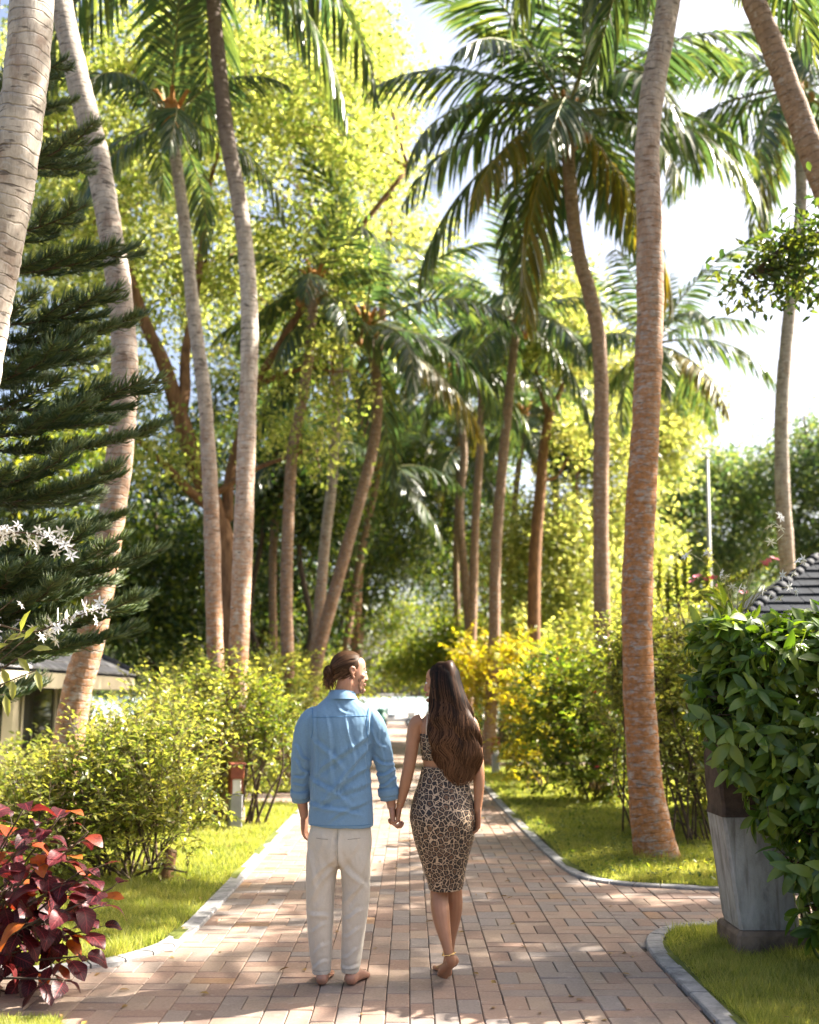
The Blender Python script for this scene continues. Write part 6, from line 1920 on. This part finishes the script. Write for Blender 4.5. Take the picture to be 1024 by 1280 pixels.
Pp = a_[:, None] * (1 - s)[None, :, None] + e_[:, None] * s[None, :, None] + (np.sin(s * 5)[None, :, None] * r.normal(0, .006, (n, 1, 3)))
ribbons(g, Pp, r.uniform(.0015, .003, n), np.tile(A((0, -1.0, .1)), (n, 12, 1)))
sphere(g, kc, (.029, .026, .037), 0, 12, 8)
obj('knot', g.mesh('knot', [M['hair_m']]), hair)
# short beard, brows, eyes, lips
g = Geo()
n = 700
tb = r.uniform(-1.45, 1.45, n); zb = r.uniform(-.112, -.03, n)
rxb = np.interp(zb, [-.115, -.095, -.07, -.03], [.024, .041, .055, .063]); ryb = np.interp(zb, [-.115, -.095, -.07, -.03], [.028, .046, .062, .071]); cyb = np.interp(zb, [-.115, -.095, -.07, -.03], [.053, .040, .028, .023])
kp = (zb < -.075) | (np.abs(tb) > .85) | ((zb < -.05) & (zb > -.058))
bp_ = np.stack([rxb * np.sin(tb), cyb + ryb * np.cos(tb), zb], -1)[kp]
bn_ = nrm(np.stack([np.sin(tb), np.cos(tb), -.15 + 0 * tb], -1))[kp]
s4 = np.linspace(0, 1, 4)
Pp = bp_[:, None] + (bn_[:, None] * .35 + A((0, .0, -1.0))) * (s4[None, :, None] * .011) + bn_[:, None] * .001
ribbons(g, rotz(Pp.reshape(-1, 3), HY).reshape(-1, 4, 3) + hc, np.full(len(bp_), .0011), np.repeat(rotz(bn_, HY)[:, None], 4, 1))
obj('beard', g.mesh('beard', [M['hair_m']]), man)
for s_ in (-1, 1):
    g = Geo(); tube(g, rotz(catmull([(s_ * .014, .094, .026), (s_ * .034, .089, .031), (s_ * .052, .072, .024)], 8), HY) + hc, np.linspace(.0035, .0018, 9), 6)
    obj('eyebrow', g.mesh('eyebrow', [M['hair_m']]), man)
    g = Geo(); sphere(g, rotz([[s_ * .031, .0855, .003]], HY)[0] + hc, (.0105, .0105, .007), 0, 10, 7); sphere(g, rotz([[s_ * .031, .0935, .003]], HY)[0] + hc, (.0045, .0045, .0045), 1, 8, 6)
    obj('eye', g.mesh('eye', [M['eye'], M['rubber']]), man)
g = Geo(); sphere(g, (0, .0925, -.0645), (.019, .008, .0042), 0, 12, 7); sphere(g, (0, .0905, -.0728), (.017, .008, .005), 0, 12, 7)
v = rotz(np.concatenate(g.v), HY) + hc; g.v = [v]
obj('lips', g.mesh('lips', [M['lip']]), man)

# ---- the woman
WX, WY = .20, 6.22
wom = thing('person', 'long-haired woman in leopard print skirt and top holding the man\'s hand, walking barefoot away', 'person', (WX, WY, 0), 'couple walking hand in hand')
HW = rad(76)
hw = A((-.012, .010, 1.672))
g = Geo()
head(g, hw, HW, .95, True)
loft(g, [(.0, 0, 1.44, .09, .065), (0, 0, 1.50, .056, .052), (.0, .0, 1.56, .047, .048), (0, 0, 1.62, .046, .05), (0, 0, 1.66, .04, .05)], 18, 3)
loft(g, [(0, 0, .70, .10, .09), (0, 0, .80, .160, .112), (0, 0, .92, .176, .120), (0, 0, 1.02, .155, .105), (0, 0, 1.14, .124, .088), (0, 0, 1.20, .120, .085), (0, 0, 1.30, .132, .094), (0, 0, 1.38, .142, .095), (0, 0, 1.445, .145, .078), (0, 0, 1.49, .10, .058), (0, 0, 1.52, .05, .045)], 24, 3)
limb(g, [(-.125, 0, 1.455, .046), (-.160, 0, 1.435, .046), (-.178, 0, 1.36, .041), (-.190, -.005, 1.27, .0375), (-.204, -.008, 1.19, .036), (-.222, -.004, 1.11, .034), (-.240, .008, 1.03, .027), (-.252, .018, .985, .022), (-.256, .022, .965, .021)])
# her left hand laced into his from the other side (points back to the shared place)
OFF = A((MX - WX, MY - WY, 0))
hand(g, (-.258, .030, .972), (-.13, .0, -.99), (-.99, 0, .13), (0, -1, 0), 1.1, .90, .0245, .5, curls=(1.05, 1.1, 1.1, 1.1))
limb(g, [(.125, 0, 1.455, .046), (.158, 0, 1.435, .046), (.178, -.01, 1.36, .041), (.190, -.025, 1.27, .0375), (.197, -.04, 1.19, .036), (.200, -.045, 1.10, .033), (.196, -.045, 1.01, .026), (.192, -.045, .96, .022), (.191, -.045, .945, .021)])
hand(g, (.191, -.045, .950), (-.04, .02, -.99), (-.92, .36, .05), (.30, -.93, -.1), .55, .90)
limb(g, [(-.06, 0, .80, .09), (-.048, .02, .66, .062), (-.034, .04, .55, .050), (-.030, .04, .48, .0515), (-.026, .0, .41, .053), (-.016, -.03, .34, .047), (.004, -.06, .25, .033), (.018, -.075, .19, .027), (.028, -.075, .155, .028), (.034, -.06, .125, .028)])
foot(g, (.058, -.085, .128), (-.020, .090, .004), up=(-.15, .62, .75), k=.90, side=-1)
limb(g, [(.06, 0, .80, .09), (.050, .03, .66, .062), (.052, .065, .55, .050), (.056, .09, .47, .050), (.057, .115, .40, .051), (.050, .14, .32, .046), (.038, .15, .22, .032), (.028, .16, .12, .028), (.022, .17, .07, .030), (.020, .18, .045, .028)])
foot(g, (.022, .135, .0), (-.030, .360, .0), k=.90, side=1)
obj('body', fuse('body', g, .0042, 3, [M['skin_f']]), wom)

# skirt and top
def shell(secs, sides, sub, name, mat, parent, sup=.96, thick=.0):
    g = Geo(); loft(g, secs, sides, sub, sup)
    me = g.mesh(name, [mat])
    return obj(name, me, parent)
SK = [(.010, .045, .514, .098, .096), (.008, .04, .56, .108, .10), (.004, .03, .62, .122, .108), (.0, .018, .70, .146, .120), (-.002, .008, .78, .170, .132), (-.004, 0, .86, .186, .140), (-.005, -.002, .92, .193, .140), (-.004, 0, 1.0, .180, .128), (-.001, 0, 1.08, .155, .110), (.002, 0, 1.15, .138, .098), (.004, 0, 1.190, .1345, .095)]
g = Geo(); loft(g, SK, 72, 9, .97)
v = np.concatenate(g.v)
w_ = np.zeros(len(v))
for z0, am, sl in ((.66, .004, .6), (.74, .004, -.5), (.60, .003, -.4), (.56, .003, .5), (.98, .003, .3), (.80, .004, .4)):
    w_ += am * np.exp(-((v[:, 2] - z0 - sl * v[:, 0]) / .014) ** 2) * np.clip(1 - np.abs(v[:, 0]) / .2, 0, 1)
cen = A((0, .01))
rad_ = nrm(np.c_[v[:, 0], v[:, 1] - .01])
# the split between the buttocks and the curve over each
fx = (v[:, 1] < 0)
w_ += np.where(fx, .010 * np.exp(-((np.abs(v[:, 0] + .004) - .085) / .055) ** 2) * np.exp(-((v[:, 2] - .90) / .075) ** 2) - .006 * np.exp(-((v[:, 0] + .004) / .02) ** 2) * np.exp(-((v[:, 2] - .89) / .07) ** 2), 0)
v[:, :2] += rad_ * w_[:, None]
g.v = [v]
obj('skirt', g.mesh('skirt', [M['leopard']]), wom)
g = Geo()
ringsec = [(1.232, .1265, .0905), (1.240, .1285, .0935), (1.27, .1325, .0965), (1.32, .1385, .100), (1.375, .1455, .101), (1.382, .1435, .099)]
a = np.linspace(0, 2 * math.pi, 56, endpoint=False)
V = [np.stack([rx * np.cos(a), ry * np.sin(a), z + .05 * np.clip(np.sin(a), 0, 1) * (z - 1.2) / .18], -1) for z, rx, ry in ringsec]
V += [np.stack([(rx - .004) * np.cos(a), (ry - .004) * np.sin(a), z + .05 * np.clip(np.sin(a), 0, 1) * (z - 1.2) / .18], -1) for z, rx, ry in ringsec[::-1]]
m_ = len(V)
F = [[i * 56 + j, i * 56 + (j + 1) % 56, ((i + 1) % m_) * 56 + (j + 1) % 56, ((i + 1) % m_) * 56 + j] for i in range(m_) for j in range(56)]
g.add(np.concatenate(V), F)
top = obj('top', g.mesh('top', [M['leopard']]), wom)
for x0, x1 in ((-.102, -.096), (-.080, -.082), (.102, .096), (.080, .082)):
    g = Geo()
    tube(g, catmull([(x0, -.083, 1.378), (x0, -.084, 1.42), (x1, -.062, 1.465), (x1, -.01, 1.489), (x1, .05, 1.468), (x1, .085, 1.42)], 18), .0042, 6)
    obj('strap', g.mesh('strap', [plain('pale_strap', (.50, .38, .28), .6, .3)]), top)

# long wavy hair down to the waist
HS = A([(1.795, .004, .030, .006, .022), (1.775, .004, .070, .000, .075), (1.74, .006, .086, -.002, .098), (1.69, .008, .094, -.006, .104), (1.63, .018, .102, -.020, .096), (1.56, .030, .112, -.040, .080), (1.48, .044, .128, -.066, .066), (1.40, .056, .138, -.082, .056), (1.32, .068, .146, -.084, .054), (1.25, .080, .138, -.082, .052), (1.19, .084, .112, -.080, .046), (1.14, .086, .088, -.082, .036), (1.10, .086, .060, -.084, .022)])
def hair_env(z):
    return [np.interp(-z, -HS[:, 0], HS[:, k]) for k in range(1, 5)]
r = np.random.default_rng(302)
g = Geo()
core = [(cx + (.024 if 1.5 < z < 1.76 else 0), cy - (.01 if 1.5 < z < 1.76 else 0), z, rx * .88 - (.024 if 1.5 < z < 1.76 else 0), ry * .86) for z, cx, rx, cy, ry in HS[::-1] if z > 1.13]
loft(g, core, 30, 3)
g.uv[-1] = np.stack([np.zeros(g.n), np.clip((1.80 - np.concatenate(g.v)[:, 2]) / .7, 0, .5)], -1)
n, k = 3600, 30
ph = r.uniform(-1.75, 1.75, n) + 0 * r.random(n)
ph = np.where(r.random(n) < .12, r.uniform(-3.1, 3.1, n), ph)
zend = 1.09 + .22 * r.random(n) ** 1.1 + .05 * np.abs(ph) / 1.7 * r.random(n) + .06 * (ph < -.9)
ph = np.where(ph < -1.8, -ph, ph)
front = np.abs(ph) > 1.8
zend = np.where(front, r.uniform(1.55, 1.68, n), zend)
s = np.linspace(0, 1, k)
Z = 1.798 - r.uniform(0, .05, n)[:, None] * (1 - s)[None] - (1.798 - zend)[:, None] * (s ** 1.05)[None]
cx, rx, cy, ry = hair_env(Z)
layer = r.uniform(.90, 1.04, n)[:, None]
lock = np.floor(ph * 7) / 7                          # strands gather in locks that wave together
wv_ph = lock * 1.9 + .9 * np.sin(lock * 5) + r.normal(0, .22, n)
wave = np.clip((1.66 - Z) / .25, 0, 1)
phs = ph[:, None] * (1 - .05 * s)[None] + wave * (1.1 * .10 * np.sin(Z * 38 + wv_ph[:, None]) + .035 * np.sin(Z * 78 + 3 * wv_ph[:, None]))
rough_ = 1 + wave * (.08 * np.cos(Z * 38 + wv_ph[:, None] + .8))
lim = np.interp(Z, [1.55, 1.70, 1.765], [-1.5, -1.0, -1.9])
lim = np.where(Z < 1.55, -1.75, lim)
phs = np.maximum(phs, lim + .12 * r.random((n, 1)))
X = cx + rx * layer * rough_ * np.sin(phs)
Yh = cy - ry * layer * rough_ * np.cos(phs)
fly = (r.random(n) < .03)[:, None] * wave * r.normal(0, .012, (n, 1))
P_ = np.stack([X + fly, Yh - np.abs(fly) * .3, Z + 0 * X], -1)
nn = nrm(np.stack([np.sin(phs) / np.maximum(rx, .02), -np.cos(phs) / np.maximum(ry, .02), .15 / rx + 0 * X], -1))
ribbons(g, P_, r.uniform(.0013, .0034, n), nn)
obj('hair', g.mesh('hair', [M['hair_f']]), wom)
for s_ in (-1, 1):
    g = Geo(); tube(g, rotz(catmull([(s_ * .014, .092, .026), (s_ * .034, .086, .031), (s_ * .050, .070, .024)], 8) * .95, HW) + hw, np.linspace(.0026, .0014, 9), 6)
    obj('eyebrow', g.mesh('eyebrow', [M['hair_f']]), wom)
    g = Geo(); sphere(g, rotz([[s_ * .0295, .0812, .003]], HW)[0] + hw, (.010, .010, .007), 0, 10, 7); sphere(g, rotz([[s_ * .0295, .089, .003]], HW)[0] + hw, (.0045, .0045, .0045), 1, 8, 6)
    obj('eye', g.mesh('eye', [M['eye'], M['rubber']]), wom)
g = Geo(); sphere(g, (0, .0885, -.0612), (.018, .008, .0045), 0, 12, 7); sphere(g, (0, .0865, -.0692), (.016, .008, .0052), 0, 12, 7)
g.v = [rotz(np.concatenate(g.v), HW) + hw]
obj('lips', g.mesh('lips', [M['lip']]), wom)
g = Geo()
a = np.linspace(0, 2 * math.pi, 25)
tube(g, np.stack([.019 + .033 * np.cos(a), -.074 + .033 * np.sin(a), .183 + .006 * np.cos(a)], -1), .0032, 6, 0, False)
for j in range(8):
    sphere(g, (.019 + .035 * math.cos(j * .785), -.074 + .035 * math.sin(j * .785), .181 + .006 * math.cos(j * .785)), .0052, 0, 7, 5)
obj('anklet', g.mesh('anklet', [M['gold']]), wom)
g = Geo()
tube(g, np.stack([-.252 + .024 * np.cos(a), .018 + .024 * np.sin(a), .992 + .006 * np.cos(a)], -1), .0018, 6, 0, False)
obj('bracelet', g.mesh('bracelet', [M['gold']]), wom)
